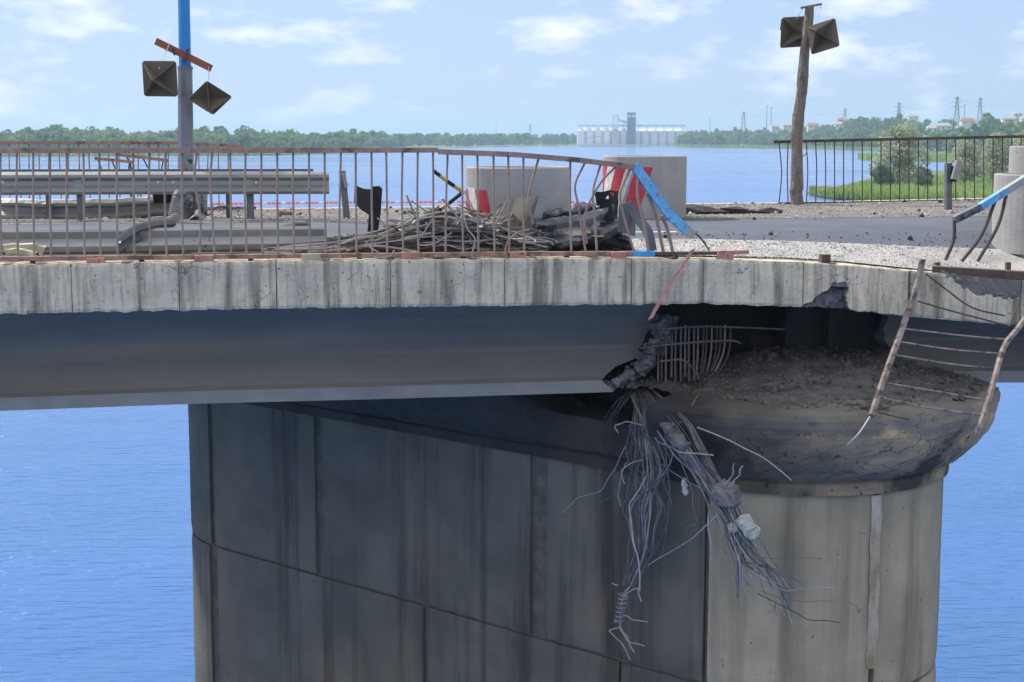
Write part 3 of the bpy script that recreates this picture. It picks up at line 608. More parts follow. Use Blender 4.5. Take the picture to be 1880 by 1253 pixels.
# girders
def girder(sp_, o0, xa, ends, zb_fn, starts=None, name='girder', dark=False):
    prof0 = [(0, 0), (0, .14), (.06, .18), (.25, .46), (.29, .60), (.29, .95), (.22, 1.06), (.05, 1.16), (-.2, 1.22)]; prof = [(a + (c - a) * k / 3, b_ + (e - b_) * k / 3) for (a, b_), (c, e) in zip(prof0, prof0[1:]) for k in range(3)] + [prof0[-1]]
    back = [(.82 - a, b_) for a, b_ in reversed(prof)]; loop = prof + back; n = len(loop); m = 26; vs = []
    for i in range(m + 1):
        for (a, h) in loop:
            xe = interp(h, ends) if ends else xa[1]; xs = interp(h, starts) if starts else xa[0]
            t_ = i / m; x = xs + (xe - xs) * t_
            jag = (.10 * mn.noise(Vector((h * 9, a * 7, 1))) + .06 * mn.noise(Vector((h * 27, a * 21, 4)))) * (1 if (ends and i == m) or (starts and i == 0) else 0)
            vs.append(BP(x + jag, o0 + a, zb_fn(x) + h))
    mb = MB(); fs = []; ms = []
    for i in range(m):
        for k in range(n):
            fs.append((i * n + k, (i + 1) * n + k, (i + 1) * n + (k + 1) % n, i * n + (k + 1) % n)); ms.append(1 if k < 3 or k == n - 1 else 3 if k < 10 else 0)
    h2 = n // 2
    for i0 in (0, m):
        for k in range(h2 - 1):
            q_ = (i0 * n + k, i0 * n + k + 1, i0 * n + n - 2 - k, i0 * n + n - 1 - k); fs.append(q_ if i0 == 0 else q_[::-1]); ms.append(2)
    mb.add(vs, fs); mb.m = ms
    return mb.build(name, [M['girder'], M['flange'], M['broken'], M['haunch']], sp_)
OG = .9
GB = [(Rb(p, y, OG).x + OG * K / KC, Rb(p, y, OG).z) for p, y in ((-260, 762), (0, 755), (350, 742), (700, 733), (1130, 720))]
zbL = lambda x: interp(x, GB)
gxp = lambda px: Rb(px, 650, OG).x + OG * K / KC
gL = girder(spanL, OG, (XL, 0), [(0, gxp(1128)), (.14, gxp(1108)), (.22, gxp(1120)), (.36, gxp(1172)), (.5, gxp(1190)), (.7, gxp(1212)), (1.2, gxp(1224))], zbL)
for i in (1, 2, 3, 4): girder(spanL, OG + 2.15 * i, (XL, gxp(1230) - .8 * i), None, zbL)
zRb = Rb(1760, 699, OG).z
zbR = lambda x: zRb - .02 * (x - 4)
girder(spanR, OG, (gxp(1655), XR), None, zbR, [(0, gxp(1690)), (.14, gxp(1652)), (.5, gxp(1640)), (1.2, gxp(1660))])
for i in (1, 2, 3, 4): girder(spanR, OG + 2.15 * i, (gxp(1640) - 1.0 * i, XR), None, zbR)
# broken edge lumps and bared stirrups
mb = MB(); path = [(1112, 708), (1135, 703), (1160, 690), (1182, 668), (1196, 645), (1212, 622), (1216, 600), (1225, 585)]
for i in range(320):
    t_ = rng.random() * (len(path) - 1); k = int(t_); f_ = t_ - k; px = path[k][0] * (1 - f_) + path[k + 1][0] * f_ + rng.gauss(0, 8); py = path[k][1] * (1 - f_) + path[k + 1][1] * f_ + rng.uniform(-5, 5)
    mb.rock(Rb(px, py, OG + rng.uniform(.02, .3)), rng.uniform(.015, .05) if rng.random() < .85 else rng.uniform(.06, .1), sq=(1, .8, .8))
stuff(mb.build('broken_edge', M['broken'], gL))
for i in range(17):
    px = 1206 + i * 8.2 + rng.uniform(-2, 2); top = 598 + rng.uniform(-2, 3); bt = interp(px, [(1200, 712), (1260, 712), (1340, 700)]) + rng.uniform(-6, 3); lean = interp(i, [(0, 0), (8, 2), (16, -30)]); o = OG + rng.choice((.06, .3, .36))
    P = [Rb(px + 2, top, o), Rb(px + 1 + lean * .1, (top + bt) / 2, o - .04), Rb(px + lean, bt, o - .08)]
    MB().tube(spline(P, 4), .011, 5).build('stirrup', M['wirebrown'] if i % 3 else M['wirelight'], gL)
for pts, rd in (([(1175, 640), (1220, 634), (1290, 628), (1345, 626), (1360, 631)], .014), ([(1210, 605), (1300, 600), (1440, 605)], .012), ([(1212, 664), (1255, 662), (1280, 690), (1282, 715), (1270, 750), (1250, 775)], .013)):
    MB().tube(spline([Rb(a, b_, OG + .02) for a, b_ in pts], 6), rd, 5).build('reinforcing_bar', M['wirebrown'], gL)

# ------------------------------------------------------------------ pier
AX = Vector((-.745, .667, 0)); NL = Vector((-.667, -.745, 0)); PC = Vector((3.30, 17.92, 0)); PRd = 1.737; PL = 8.85
def stadium(off, n=64, cutl=None):           # outline: far end of left side -> near nose -> far end of right side
    r_ = PRd + off; pts = [PC + AX * PL + NL * r_, PC + NL * r_]
    a0 = math.atan2(NL.y, NL.x)
    for k in range(1, n): a = a0 + math.pi * k / n; pts.append(PC + Vector((math.cos(a), math.sin(a), 0)) * r_)
    pts.append(PC - NL * r_); pts.append(PC + AX * PL - NL * r_)
    for k in range(1, n): a = a0 + math.pi + math.pi * k / n; pts.append(PC + AX * PL + Vector((math.cos(a), math.sin(a), 0)) * r_)
    return pts
pier = thing('bridge_pier', 'stained concrete bridge pier with rounded nose and flared head', 'pier', (PC.x, PC.y, 0))
def loft(rows, name, mats, close_top=False, rough=0, damage=False, sub=1):
    mb = MB(); n = None; vs = []
    for off, z in rows:
        pts = stadium(off)
        # add points along the straight sides
        full = []
        for i, p in enumerate(pts):
            q_ = pts[(i + 1) % len(pts)]; m = max(1, int((q_ - p).length / .16)) if sub > 1 and (q_ - p).length > 1 else 1
            full += [p.lerp(q_, k / m) for k in range(m)]
        n = len(full)
        for p in full:
            d_ = rough * mn.noise(Vector((p.x * 2.3, p.y * 2.3, z * 3))) + rough * .4 * mn.noise(Vector((p.x * 8, p.y * 8, z * 8)))
            c = p - PC; c = c - AX * max(0, min(PL, c.dot(AX))); c.normalize()
            zz = z
            if damage:
                al = (p - PC).dot(AX); k_ = sm(.35, .8, al) * (1 - sm(2.0, 2.7, al)) * sm(.6, .9, c.dot(NL))
                if k_ > 0: d_ -= k_ * max(0, off - .14); zz = min(z, z + (ZT + .62 - z) * k_)
                top = sm(CT - .3, CT - .05, z) * (1 if off > .3 else 0); ch = mn.noise(Vector((p.x * 1.7, p.y * 1.7, 4))) + .6 * mn.noise(Vector((p.x * 5, p.y * 5, z * 6)))
                d_ -= top * max(0, ch) * .16; zz -= top * max(0, ch) * .05
            vs.append(p + c * d_ + Vector((0, 0, zz)))
    m = len(rows); fs = [(i * n + k, i * n + (k + 1) % n, (i + 1) * n + (k + 1) % n, (i + 1) * n + k) for i in range(m - 1) for k in range(n)]
    if close_top: fs.append(tuple((m - 1) * n + k for k in range(n)))
    mb.add(vs, fs); return mb.build(name, mats, pier, smooth=False)
ZJ, ZT = 3.93, 6.17                          # horizontal joint, top of the shaft
loft([(-.045, -2), (-.045, ZT + .15)], 'core', M['joint'])
def panel(kind, a, b_, z0, z1, m, th=.045):  # kind 'L': along the left side (metres from the nose); 'N': angle round the nose in degrees from NL; 'F' round the far end
    mb = MB(); segs = []; a0 = math.atan2(NL.y, NL.x)
    n = max(2, int(abs(b_ - a) / (.25 if kind == 'L' else 5)))
    for i in range(n + 1):
        t_ = a + (b_ - a) * i / n
        if kind == 'L': base, nn = PC + AX * t_, NL
        else:
            q_ = a0 + R_(t_) if kind == 'N' else a0 - R_(t_); nn = Vector((math.cos(q_), math.sin(q_), 0)); base = PC if kind == 'N' else PC + AX * PL
        segs.append((base, nn))
    nz_ = max(6, int((z1 - z0) / .12)); vs = []
    for (base, nn) in segs:
        for j in range(nz_ + 1):
            z = z0 + (z1 - z0) * j / nz_; p = base + nn * PRd
            e = .012 if j in (0, nz_) else 0
            vs.append(p + nn * (.010 * mn.noise(Vector((p.x * 1.3, p.y * 1.3, z))) + .003 * mn.noise(p * 9 + Vector((0, 0, z * 9))) - e) + Vector((0, 0, z)))
    k = nz_ + 1; fs = [(i * k + j, (i + 1) * k + j, (i + 1) * k + j + 1, i * k + j + 1) for i in range(n) for j in range(nz_)]
    T = len(vs); vs += [base + nn * (PRd - th - .02) + Vector((0, 0, z)) for (base, nn) in segs for z in (z0, z1)]
    for i in range(n): fs += [(i * k + nz_, (i + 1) * k + nz_, T + 2 * i + 3, T + 2 * i + 1), (i * k, T + 2 * i, T + 2 * i + 2, (i + 1) * k)]
    fs += [tuple(list(range(k)) + [T + 1, T]), tuple([n * k + j for j in range(k)][::-1] + [T + 2 * n, T + 2 * n + 1])]
    mb.add(vs, fs); return mb.build('wall_panel', M[m], pier)
def t_at(px):                                # distance along the left side seen at this pixel column
    s = (px - CX) / F; P0 = PC + NL * PRd
    return (P0.x - s * P0.y) / (s * AX.y - AX.x)
up = [1305, 1006, 974, 586, 570, 412]
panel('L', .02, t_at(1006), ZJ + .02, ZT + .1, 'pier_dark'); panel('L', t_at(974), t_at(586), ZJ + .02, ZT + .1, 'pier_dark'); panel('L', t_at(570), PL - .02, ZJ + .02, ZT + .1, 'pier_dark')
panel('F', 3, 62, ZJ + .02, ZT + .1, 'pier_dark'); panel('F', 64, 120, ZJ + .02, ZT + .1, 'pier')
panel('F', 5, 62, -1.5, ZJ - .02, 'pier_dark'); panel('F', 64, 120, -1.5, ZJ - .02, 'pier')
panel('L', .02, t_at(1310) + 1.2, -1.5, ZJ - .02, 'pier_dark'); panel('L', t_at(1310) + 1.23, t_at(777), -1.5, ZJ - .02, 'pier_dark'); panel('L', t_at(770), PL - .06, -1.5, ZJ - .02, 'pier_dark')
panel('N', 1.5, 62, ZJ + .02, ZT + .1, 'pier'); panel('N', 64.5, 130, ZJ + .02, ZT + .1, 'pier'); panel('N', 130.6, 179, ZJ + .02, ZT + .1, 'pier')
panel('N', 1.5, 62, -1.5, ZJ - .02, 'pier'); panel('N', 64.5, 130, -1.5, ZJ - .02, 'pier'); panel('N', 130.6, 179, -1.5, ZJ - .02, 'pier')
mb = MB(); a0 = math.atan2(NL.y, NL.x)        # pale patched joint on the nose
vs = []
for j in range(25):
    z = ZJ + .3 + (ZT - ZJ - .3) * j / 24
    for s in (-1, 1):
        a = a0 + R_(63.2 + s * (2.1 + .8 * mn.noise(Vector((z * 4, s, 0))))); vs.append(PC + Vector((math.cos(a), math.sin(a), 0)) * (PRd + .010 + .012 * mn.noise(Vector((z * 6, s * 3, 1)))) + Vector((0, 0, z)))
mb.add(vs, [(2 * j, 2 * j + 1, 2 * j + 3, 2 * j + 2) for j in range(24)]); mb.build('joint_patch', M['patch'], pier)
loft([(-.02, ZT + .02), (.06, ZT + .03), (.07, ZT + .15), (.04, ZT + .18)], 'cornice', M['cap'], rough=.012, sub=2)
CT = 7.16
rows0 = [(.05, ZT + .17), (.17, ZT + .24), (.29, ZT + .34), (.40, ZT + .46), (.49, ZT + .60), (.55, ZT + .74), (.58, ZT + .85), (.575, CT - .06), (.545, CT), (.42, CT + .03), (.2, CT + .05), (-.3, CT + .08)]
rows = []
for (a, za), (b_, zb) in zip(rows0, rows0[1:]): rows += [(a + (b_ - a) * k / 3, za + (zb - za) * k / 3) for k in range(3)]
rows.append(rows0[-1])
loft(rows, 'pier_head', M['cap'], True, .045, True, sub=2)
# heap of rubble on the head
HP = lambda u, v: .26 * (1 - sm(.4, 2.0, math.hypot(u - .35, v - .1)))
mb = MB(); n1, n2 = 46, 46; vs = []
for i in range(n1 + 1):
    for j in range(n2 + 1):
        u, v = -2.1 + 4.2 * i / n1, -2.25 + 4.2 * j / n2; P = PC + Vector((u, v, 0)); rr_ = math.hypot(u, v + .0)
        h = HP(u, v) + .05 * mn.noise(Vector((u * 3, v * 3, 0))) + .03 * mn.noise(Vector((u * 9, v * 9, 0))) - .10 * sm(1.9, 2.3, rr_)
        vs.append((P.x, P.y, CT + .05 + h))
mb.add(vs, [(i * (n2 + 1) + j, (i + 1) * (n2 + 1) + j, (i + 1) * (n2 + 1) + j + 1, i * (n2 + 1) + j + 1) for i in range(n1) for j in range(n2) if math.hypot(-2.1 + 4.2 * i / n1, -2.25 + 4.2 * j / n2) < 2.1 and Vector((-2.1 + 4.2 * i / n1, -2.25 + 4.2 * j / n2, 0)).dot(NL) < 1.85])
for i in range(2200):
    a = rng.random() * 6.28; q_ = 2.15 * math.sqrt(rng.random()); h = HP(math.cos(a) * q_, math.sin(a) * q_)
    if math.cos(a) * q_ * NL.x + math.sin(a) * q_ * NL.y > 1.85: continue
    mb.rock(PC + Vector((math.cos(a) * q_, math.sin(a) * q_, CT + .06 + h - .06 * sm(1.9, 2.3, q_))), rng.uniform(.008, .026) if rng.random() < .95 else rng.uniform(.03, .06))
o = stuff(mb.build('rubble_heap', M['dust']), 'grey heap of crushed concrete lying on the pier head', 'rubble')
for pa_, pb_, oo in ((1437, 1500, 2.0), (1516, 1600, 1.7)):   # concrete end blocks under the slab
    A, B = Rb(pa_, 700, oo), Rb(pb_, 700, oo); c = (A + B) / 2
    MB().box((c.x, c.y + .15, (CT + .1 + 8.42) / 2), ((B - A).length, .3, 8.42 - CT - .1)).build('diaphragm', M['soot'], spanL if pa_ < 1500 else spanR)

for oo, pa_, pb_, sp_ in ((3.3, 1130, 1560, spanL), (3.1, 1562, 1760, spanR)):  # added dark walls closing the gap between girders, to give the darkness inside
    A, B = Rb(pa_, 650, oo), Rb(pb_, 650, oo); c = (A + B) / 2; MB().box((c.x, c.y, (CT + 8.58) / 2), ((B - A).length, .25, 8.58 - CT)).build('shade_wall', M['soot'], sp_)
# ------------------------------------------------------------------ road surfaces
def strip(name, xa, xb, oa, ob, dz, m, n=60, wob=0, k=6):
    mb = MB(); vs = []
    for i in range(n + 1):
        x = xa + (xb - xa) * i / n
        for j in range(k + 1):
            o = oa + (ob - oa) * j / k
            if j == 0: o += wob * mn.noise(Vector((x * .7, 1, oa))) + wob * .4 * mn.noise(Vector((x * 3, 1, oa)))
            if j == k: o += wob * mn.noise(Vector((x * .7, 8, ob))) + wob * .4 * mn.noise(Vector((x * 3, 8, ob)))
            vs.append(BP(x, o, deckz(x, o) + dz))
    mb.add(vs, [(i * (k + 1) + j, (i + 1) * (k + 1) + j, (i + 1) * (k + 1) + j + 1, i * (k + 1) + j + 1) for i in range(n) for j in range(k)])
    return mb.build(name, M[m])
struct(strip('road', XL + .1, XR - .1, 1.55, 4.9, .006, 'asphalt', 90, .14, 10))
struct(strip('edge_line', px_x(900), px_x(1345), 2.35, 2.43, .011, 'whitepaint', 40, 0, 1))
struct(strip('gravel_bed', px_x(1090), XR - .2, .36, 1.75, .012, 'gravel', 90, .12))
struct(strip('dust_verge', XL + .1, XR - .1, 4.75, 10.7, .010, 'deck', 70, .2, 14))
def chips(name, n, fn, m, label, lo=.008, hi=.03, big=.03, bigr=(.04, .09)):
    mb = MB()
    for i in range(n):
        x, o = fn(); s = rng.uniform(lo, hi) if rng.random() > big else rng.uniform(*bigr); mb.rock(BP(x, o, deckz(x, o) + .012 + s * .2), s)
    return stuff(mb.build(name, M[m]), label, 'gravel')
chips('gravel_chips', 5200, lambda: (rng.uniform(px_x(1120), px_x(1900)), rng.uniform(.34, 1.75)), 'stone', 'loose pale gravel along the broken edge of the deck', .004, .011, .01, (.015, .03))
chips('rubble_chips', 3600, lambda: (rng.uniform(-7.5, 11.5), rng.uniform(4.7, 10.5)), 'stone', 'loose stone rubble scattered over the far verge of the bridge', .006, .018, .03, (.025, .05))
chips('dark_chips', 1900, lambda: (rng.uniform(-7.5, 11.5), rng.choice((rng.uniform(4.4, 10.5), rng.uniform(9.4, 10.6), rng.uniform(1.5, 2.4)))), 'darkstone', 'dark crumbs of broken asphalt strewn over the deck', .004, .013, .03, (.018, .04))

# ------------------------------------------------------------------ railings
OR = .16
rail = thing('near_railing', 'rusty red near railing whose handrail sags and snaps beside the burnt guardrail', 'railing', Rb(600, 475, OR))
def hrail(root, pts, wd, ht, m, o=OR, name='handrail'):
    P = [Rb(a, b_, o) for a, b_ in pts]
    for a, b_ in zip(P, P[1:]): MB().bar(a, b_ + (b_ - a).normalized() * .004, wd, ht).build(name, m, root)
hrail(rail, [(-120, 277), (228, 277), (803, 276)], .07, .052, M['rust'])
hrail(rail, [(805, 279), (940, 284), (1060, 294), (1163, 307)], .10, .055, M['rust'])
e = [Rb(1165, 304, OR), Rb(1205, 362, OR - .05), Rb(1232, 398, OR - .08), Rb(1262, 424, OR - .1)]
for a, b_ in zip(e, e[1:]): MB().bar(a, b_, .10, .085, -BN).build('snapped_handrail', M['bluechip'], rail)
MB().box(Rb(1266, 428, OR - .1), (.09, .1, .09), (Vector((.8, .1, -.6)).normalized(), BN, Vector((.6, 0, .8)))).build('torn_end', M['beige'], rail)
MB().tube(spline([Rb(1268, 424, OR - .1), Rb(1285, 436, OR - .05), Rb(1302, 460, OR)], 5), .010, 5).build('torn_bar', M['darkrust'], rail)
bx = [-89, -59, -29, 1, 31, 61, 92, 122.5, 153, 182.5, 214, 244.6, 274.5, 304, 334.5] + [422.5, 451, 480, 509, 538, 567, 596, 624, 653, 682, 709, 739, 767, 795, 820, 848.5, 876.5, 906, 933, 961, 1047]
for p in bx:
    top = interp(p, [(0, 279), (803, 279), (940, 287), (1060, 297)]); q_ = 4 if p in (624, 820) else 0
    P = [Rb(p + q_ * .5, top, OR), Rb(p + rng.uniform(-1.5, 1.5), 370, OR + rng.uniform(-.01, .01)), Rb(p + 2 - q_, 469, OR)]
    MB().tube(spline(P, 3), .0115, 6).build('bar', M['rustbar'], rail)
for pts in ([(362, 279), (357, 330), (368, 400), (366, 469)], [(390, 279), (386, 325), (388, 370), (394, 469)], [(989, 291), (970, 362), (976, 400), (979, 412)], [(1074, 299), (1056, 340), (1062, 380), (1075, 462)], [(1103, 302), (1089, 350), (1092, 400), (1096, 464)],
            [(1131, 306), (1100, 340), (1074, 396), (1077, 448)], [(1158, 309), (1139, 355), (1146, 400), (1164, 462)], [(1172, 330), (1171, 362), (1180, 400), (1191, 464)], [(1188, 355), (1203, 394), (1218, 464)], [(1215, 396), (1226, 424), (1237, 473)]):
    MB().tube(spline([Rb(a, b_, OR - .01) for a, b_ in pts], 5), .0125 if pts[0][0] < 1170 else .018, 6).build('bent_bar', M['rustbar'], rail)
hrail(rail, [(-120, 476), (160, 474), (560, 470), (940, 466), (1160, 466)], .08, .042, M['rust'], OR, 'bottom_rail')
hrail(rail, [(1161, 466), (1200, 466)], .09, .05, M['blue'], OR, 'bottom_rail'); hrail(rail, [(1201, 466), (1318, 465)], .07, .035, M['darkrust'], OR, 'bottom_rail'); hrail(rail, [(1319, 464), (1372, 463)], .08, .04, M['pinkblock'], OR, 'bottom_rail')
for p0, p1, y0, y1 in ((160, 192, 473, 487), (357, 392, 469, 482), (553, 588, 466, 479), (737, 769, 462, 476), (936, 966, 462, 476), (1122, 1150, 463, 475), (1316, 1346, 460, 473)):
    c = Rb((p0 + p1) / 2, (y0 + y1) / 2, OR - .055); zt = c.z + .035; zb = deckz(off_x(c)[0], .1) - .002
    MB().box((c.x, c.y, (zt + zb) / 2), ((p1 - p0) / 177, .075, zt - zb)).build('foot_block', M['pinkblock' if p0 != 553 else 'beige'], rail)
for p in (60, 260, 460, 660, 850, 1040, 1240):
    c = Rb(p, 474, OR + .02); zb = deckz(off_x(c)[0], .16); zt = Rb(p, interp(p, [(0, 474), (940, 466), (1400, 464)]), OR).z
    MB().box((c.x, c.y, (zt + zb) / 2 - .01), (.05, .05, max(.03, zt - zb))).build('foot', M['darkrust'], rail)
s_ = MB(); s_.sweep([Rb(a, b_, -.06 - .12 * sm(460, 590, b_)) for a, b_ in ((1272, 458), (1262, 476), (1232, 518), (1212, 552), (1194, 586))], [(-.035, -.005), (.035, -.005), (.035, .005), (-.035, .005)], [BN] * 5, [Vector((.85, .1, .5)).normalized()] * 5)
tag(s_.build('hanging_strap', M['pinkblock']), 'faded pink steel strap hanging over the concrete edge', 'strap')
c = Rb(1514, 472, .12); br = thing('rail_stump', 'small dark square steel stump on the pale edge of the deck', 'stump', (c.x, c.y, zd(c)))
MB().box((c.x, c.y, zd(c) + .045), (.10, .1, .10)).build('stub', M['darkrust'], br); MB().box((c.x, c.y, zd(c) - .002), (.2, .16, .012)).build('base_plate', M['rust'], br)
# far railings
def far_rail(root, tops, bots, bars, m, o, rw=.06, rh=.05, bent=0, bottom=True):
    for a, b_ in zip(tops, tops[1:]): MB().bar(Rb(*a, o), Rb(*b_, o), rw, rh).build('handrail', m, root)
    if bottom:
        for a, b_ in zip(bots, bots[1:]): MB().bar(Rb(*a, o), Rb(*b_, o), .05, .04).build('bottom_rail', m, root)
    for i, p in enumerate(bars):
        a, b_ = Rb(p, interp(p, tops), o), Rb(p + (0 if bottom else rng.uniform(-3, 6)), interp(p, bots), o); md = (a + b_) / 2
        if i < bent: md = md + BD * (.05 * (1 - i / bent) * (1 if i != 1 else -.4))
        MB().tube(spline([a, md, b_], 3), .0105, 5).build('bar', m, root)
fr = thing('far_railing', 'dark railing on the far side behind the log pole', 'railing', Rb(1650, 372, 10.3))
far_rail(fr, [(1420, 261), (1640, 256), (1880, 251), (2050, 247)], [(1432, 374), (1640, 371), (1880, 366), (2050, 363)], [1430, 1447] + [1463 + 17.15 * i for i in range(34)], M['darkrust'], 10.3, bent=7)
fl = thing('far_railing', 'rusty red railing on the far side behind the lamp post', 'railing', Rb(200, 380, 10.3))
far_rail(fl, [(-150, 262), (328, 263), (445, 269)], [(-150, 392), (0, 389), (640, 380)], [-130 + 18.3 * i for i in range(31)], M['rust'], 10.3, bottom=False)
MB().bar(Rb(-150, 390, 10.3), Rb(470, 382, 10.3), .06, .05).build('bottom_rail', M['rust'], fl)
for (a, b_, lab, bars) in (((174, 291), (244, 298), 'short torn length of rusty handrail tilted before the far railing', [(178, 290, 190, 335), (205, 294, 213, 330), (238, 298, 226, 332)]), ((215, 284), (309, 295), 'longer torn length of rusty handrail dipping towards the lamp post', [(232, 287, 262, 372), (262, 290, 300, 374), (300, 294, 286, 330)])):
    g = thing('torn_handrail', lab, 'handrail', Rb(*a, 9.9)); MB().bar(Rb(*a, 9.9), Rb(*b_, 9.9), .07, .05).build('rail', M['rust'], g)
    for q_ in bars: MB().tube(spline([Rb(q_[0], q_[1], 9.9), Rb((q_[0] + q_[2]) / 2 + 3, (q_[1] + q_[3]) / 2, 9.9), Rb(q_[2], q_[3], 9.9)], 3), .012, 5).build('bar', M['darkrust'], g)
    P = Rb(b_[0] - 4, b_[1], 9.9); MB().tube([P, Vector((P.x, P.y, zd(P)))], .012, 5).build('bar', M['darkrust'], g)
# broken railing at the right
rr_ = thing('broken_railing', 'blue and grey snapped handrail on three bent bars at the deck end', 'railing', Rb(1790, 488, .2))
e = [Rb(1752, 404, .2), Rb(1800, 380, .2), Rb(1845, 352, .2), Rb(1960, 280, .2)]
for i, (a, b_) in enumerate(zip(e, e[1:])): MB().bar(a, b_, .10, .075).build('handrail', [M['burnt'], M['bluechip'], M['galv']][i], rr_)
for pts in ([(1752, 405), (1751, 440), (1736, 478)], [(1828, 368), (1802, 432), (1766, 480)], [(1848, 356), (1832, 415), (1795, 480)]):
    MB().tube(spline([Rb(a, b_, .2) for a, b_ in pts], 6), .02, 6).build('bent_bar', M['darkrust'], rr_)
A, B = Rb(1706, 488, .16), Rb(2000, 506, .16)
for dz_, dy, hh, ww in ((.0, 0, .012, .16), (-.075, -.075, .14, .012)): MB().bar(A + Vector((0, 0, dz_)) + BN * dy, B + Vector((0, 0, dz_)) + BN * dy, ww, hh).build('base_channel', M['darkrust'] if dz_ else M['rustbar'], rr_)
for p in (1720, 1850): MB().box(Rb(p, 500, .18), (.05, .05, .22)).build('anchor', M['darkrust'], rr_)
# hanging ladder-like railing panel
dl = lambda py: 16.75 - 1.28 * sm(500, 800, py)
UL = lambda px, py: U(px, py, dl(py))
la = thing('hanging_railing_panel', 'rusty railing panel hanging like a ladder down to the pier head', 'railing', UL(1690, 480))
def leg(pts, rd, m): MB().tube(spline([UL(a, b_) for a, b_ in pts], 5), rd, 6).build('stringer', m, la)
leg([(1694, 476), (1686, 515), (1668, 570), (1650, 622), (1625, 690), (1600, 764)], .036, M['oldpaint']); leg([(1900, 560), (1868, 605), (1842, 640), (1822, 710), (1803, 770), (1792, 796)], .033, M['oldpaint'])
ls = [(476, 1694), (515, 1686), (570, 1668), (622, 1650), (690, 1625), (764, 1600)]; rs = [(560, 1900), (605, 1868), (640, 1842), (710, 1822), (770, 1803), (796, 1792)]
for y1, y2 in ((604, 624), (628, 650), (652, 678), (703, 735), (730, 762)):
    a, b_ = (interp(y1, ls) + 4, y1), (interp(y2, rs) - 2, y2); md = ((a[0] + b_[0]) / 2, (a[1] + b_[1]) / 2 + rng.uniform(-1, 5))
    MB().tube(spline([UL(*a), UL(*md), UL(*b_)], 5), .0105, 5).build('rung', M['oldpaint'], la)
for pts in ([(1700, 503), (1735, 530), (1785, 565), (1845, 580)], [(1684, 553), (1750, 572), (1850, 598)], [(1612, 757), (1640, 764), (1668, 770)], [(1876, 500), (1872, 550), (1852, 600)]): MB().tube(spline([UL(*p) for p in pts], 5), .010, 5).build('loose_rung', M['darkrust'], la)
MB().tube(spline([UL(1598, 765), UL(1578, 795), UL(1556, 818)], 4), .010, 5).build('loose_rung', M['wirelight'], la)

# ------------------------------------------------------------------ guardrails
th = .012
Wp = [(.0, -.155), (.03, -.15), (.078, -.115), (.078, -.075), (.012, -.03), (.012, .03), (.078, .075), (.078, .115), (.03, .15), (.0, .155)]
WPROF = [(-a, b_) for a, b_ in Wp] + [(-a + th, b_) for a, b_ in reversed(Wp)]
def wbeam(path, root, m, name='beam', tilt=0, n=10, s=1, crush=0, seed=0):
    P = spline(path, n); k = len(P); ups, sides = [], []
    for i in range(k):
        t_ = (P[min(i + 1, k - 1)] - P[max(i - 1, 0)]).normalized(); u = Vector((0, 0, 1)); u = (u - t_ * u.dot(t_)).normalized(); q_ = u.cross(t_) * -1
        q_ = t_.cross(u) * -1
        tl = tilt(i / (k - 1)) if callable(tilt) else tilt; Mr = Matrix.Rotation(R_(tl), 3, t_); ups.append(Mr @ u * s); sides.append(Mr @ q_ * s)
    mb = MB(); mb.sweep(P, WPROF, ups, sides)
    if crush:
        for i, v in enumerate(mb.v): v = Vector(v); mb.v[i] = tuple(v + mn.noise_vector(v * 5 + Vector((seed, 0, 0))) * crush + mn.noise_vector(v * 14 + Vector((seed, 0, 0))) * crush * .35)
    return mb.build(name, m, root)
OGR = 5.6
g = thing('guardrail', 'standing galvanised guardrail ending in a torn edge left of the black plate', 'guardrail', Rb(300, 402, OGR))
wbeam([Rb(-130, 338, OGR), Rb(250, 336.5, OGR), Rb(604, 336, OGR)], g, M['galv'], n=20)
for p in (-160, 150, 460):
    c = Rb(p, 400, OGR + .12); MB().box((c.x, c.y, (zd(c) + 9.45) / 2), (.10, .14, 9.45 - zd(c))).build('post', M['galvdark'], g); MB().box((c.x, c.y - .11, 9.37), (.12, .09, .2)).build('spacer', M['galv'], g)
for p in (5, 138, 290, 318, 456, 470): MB().tube([Rb(p, 335, OGR - .03), Rb(p, 335, OGR - .005)], .018, 8).build('bolt', M['white'], g)
g = thing('box_rail', 'dark square steel rail running just behind the guardrail', 'rail', Rb(300, 400, OGR + .7)); MB().bar(Rb(-130, 316, OGR + .7), Rb(575, 315, OGR + .7), .1, .07).build('beam', M['galvdark'], g)
for p in (90, 420): c = Rb(p, 390, OGR + .74); MB().box((c.x, c.y, (zd(c) + 9.5) / 2), (.07, .06, 9.5 - zd(c))).build('post', M['galvdark'], g)
def lie(px, py, o, h): P = Rb(px, py, o); P.z = zd(P) + h; return P
g = thing('fallen_guardrail', 'bowed guardrail beam lying on the rubble verge under the standing one', 'guardrail', lie(150, 395, 6.6, 0))
wbeam([lie(5, 395, 6.7, .15), lie(100, 395, 6.5, .13), lie(220, 395, 6.5, .14), lie(330, 392, 6.7, .2)], g, M['galv'], tilt=12, crush=.015)
g = thing('fallen_guardrail', 'long dull guardrail beam lying flat behind the near railing', 'guardrail', lie(300, 450, 1.0, 0))
wbeam([lie(-120, 455, 1.05, .13), lie(150, 455, 1.0, .13), lie(400, 450, 1.05, .13), lie(600, 445, 1.2, .11)], g, M['galv'], tilt=-38, n=14)
g = thing('bent_guardrail', 'short guardrail piece curling up from the deck behind the near railing', 'guardrail', lie(270, 440, 1.5, 0))
wbeam([lie(215, 448, .8, .12), Rb(245, 430, .95), Rb(280, 420, 1.1), Rb(318, 417, 1.2)], g, M['galvdark'], tilt=35, s=.75); P = Rb(300, 430, 1.15); MB().bar(Vector((P.x, P.y, zd(P))), P + Vector((0, 0, .05)), .12, .09).build('post', M['galvdark'], g)
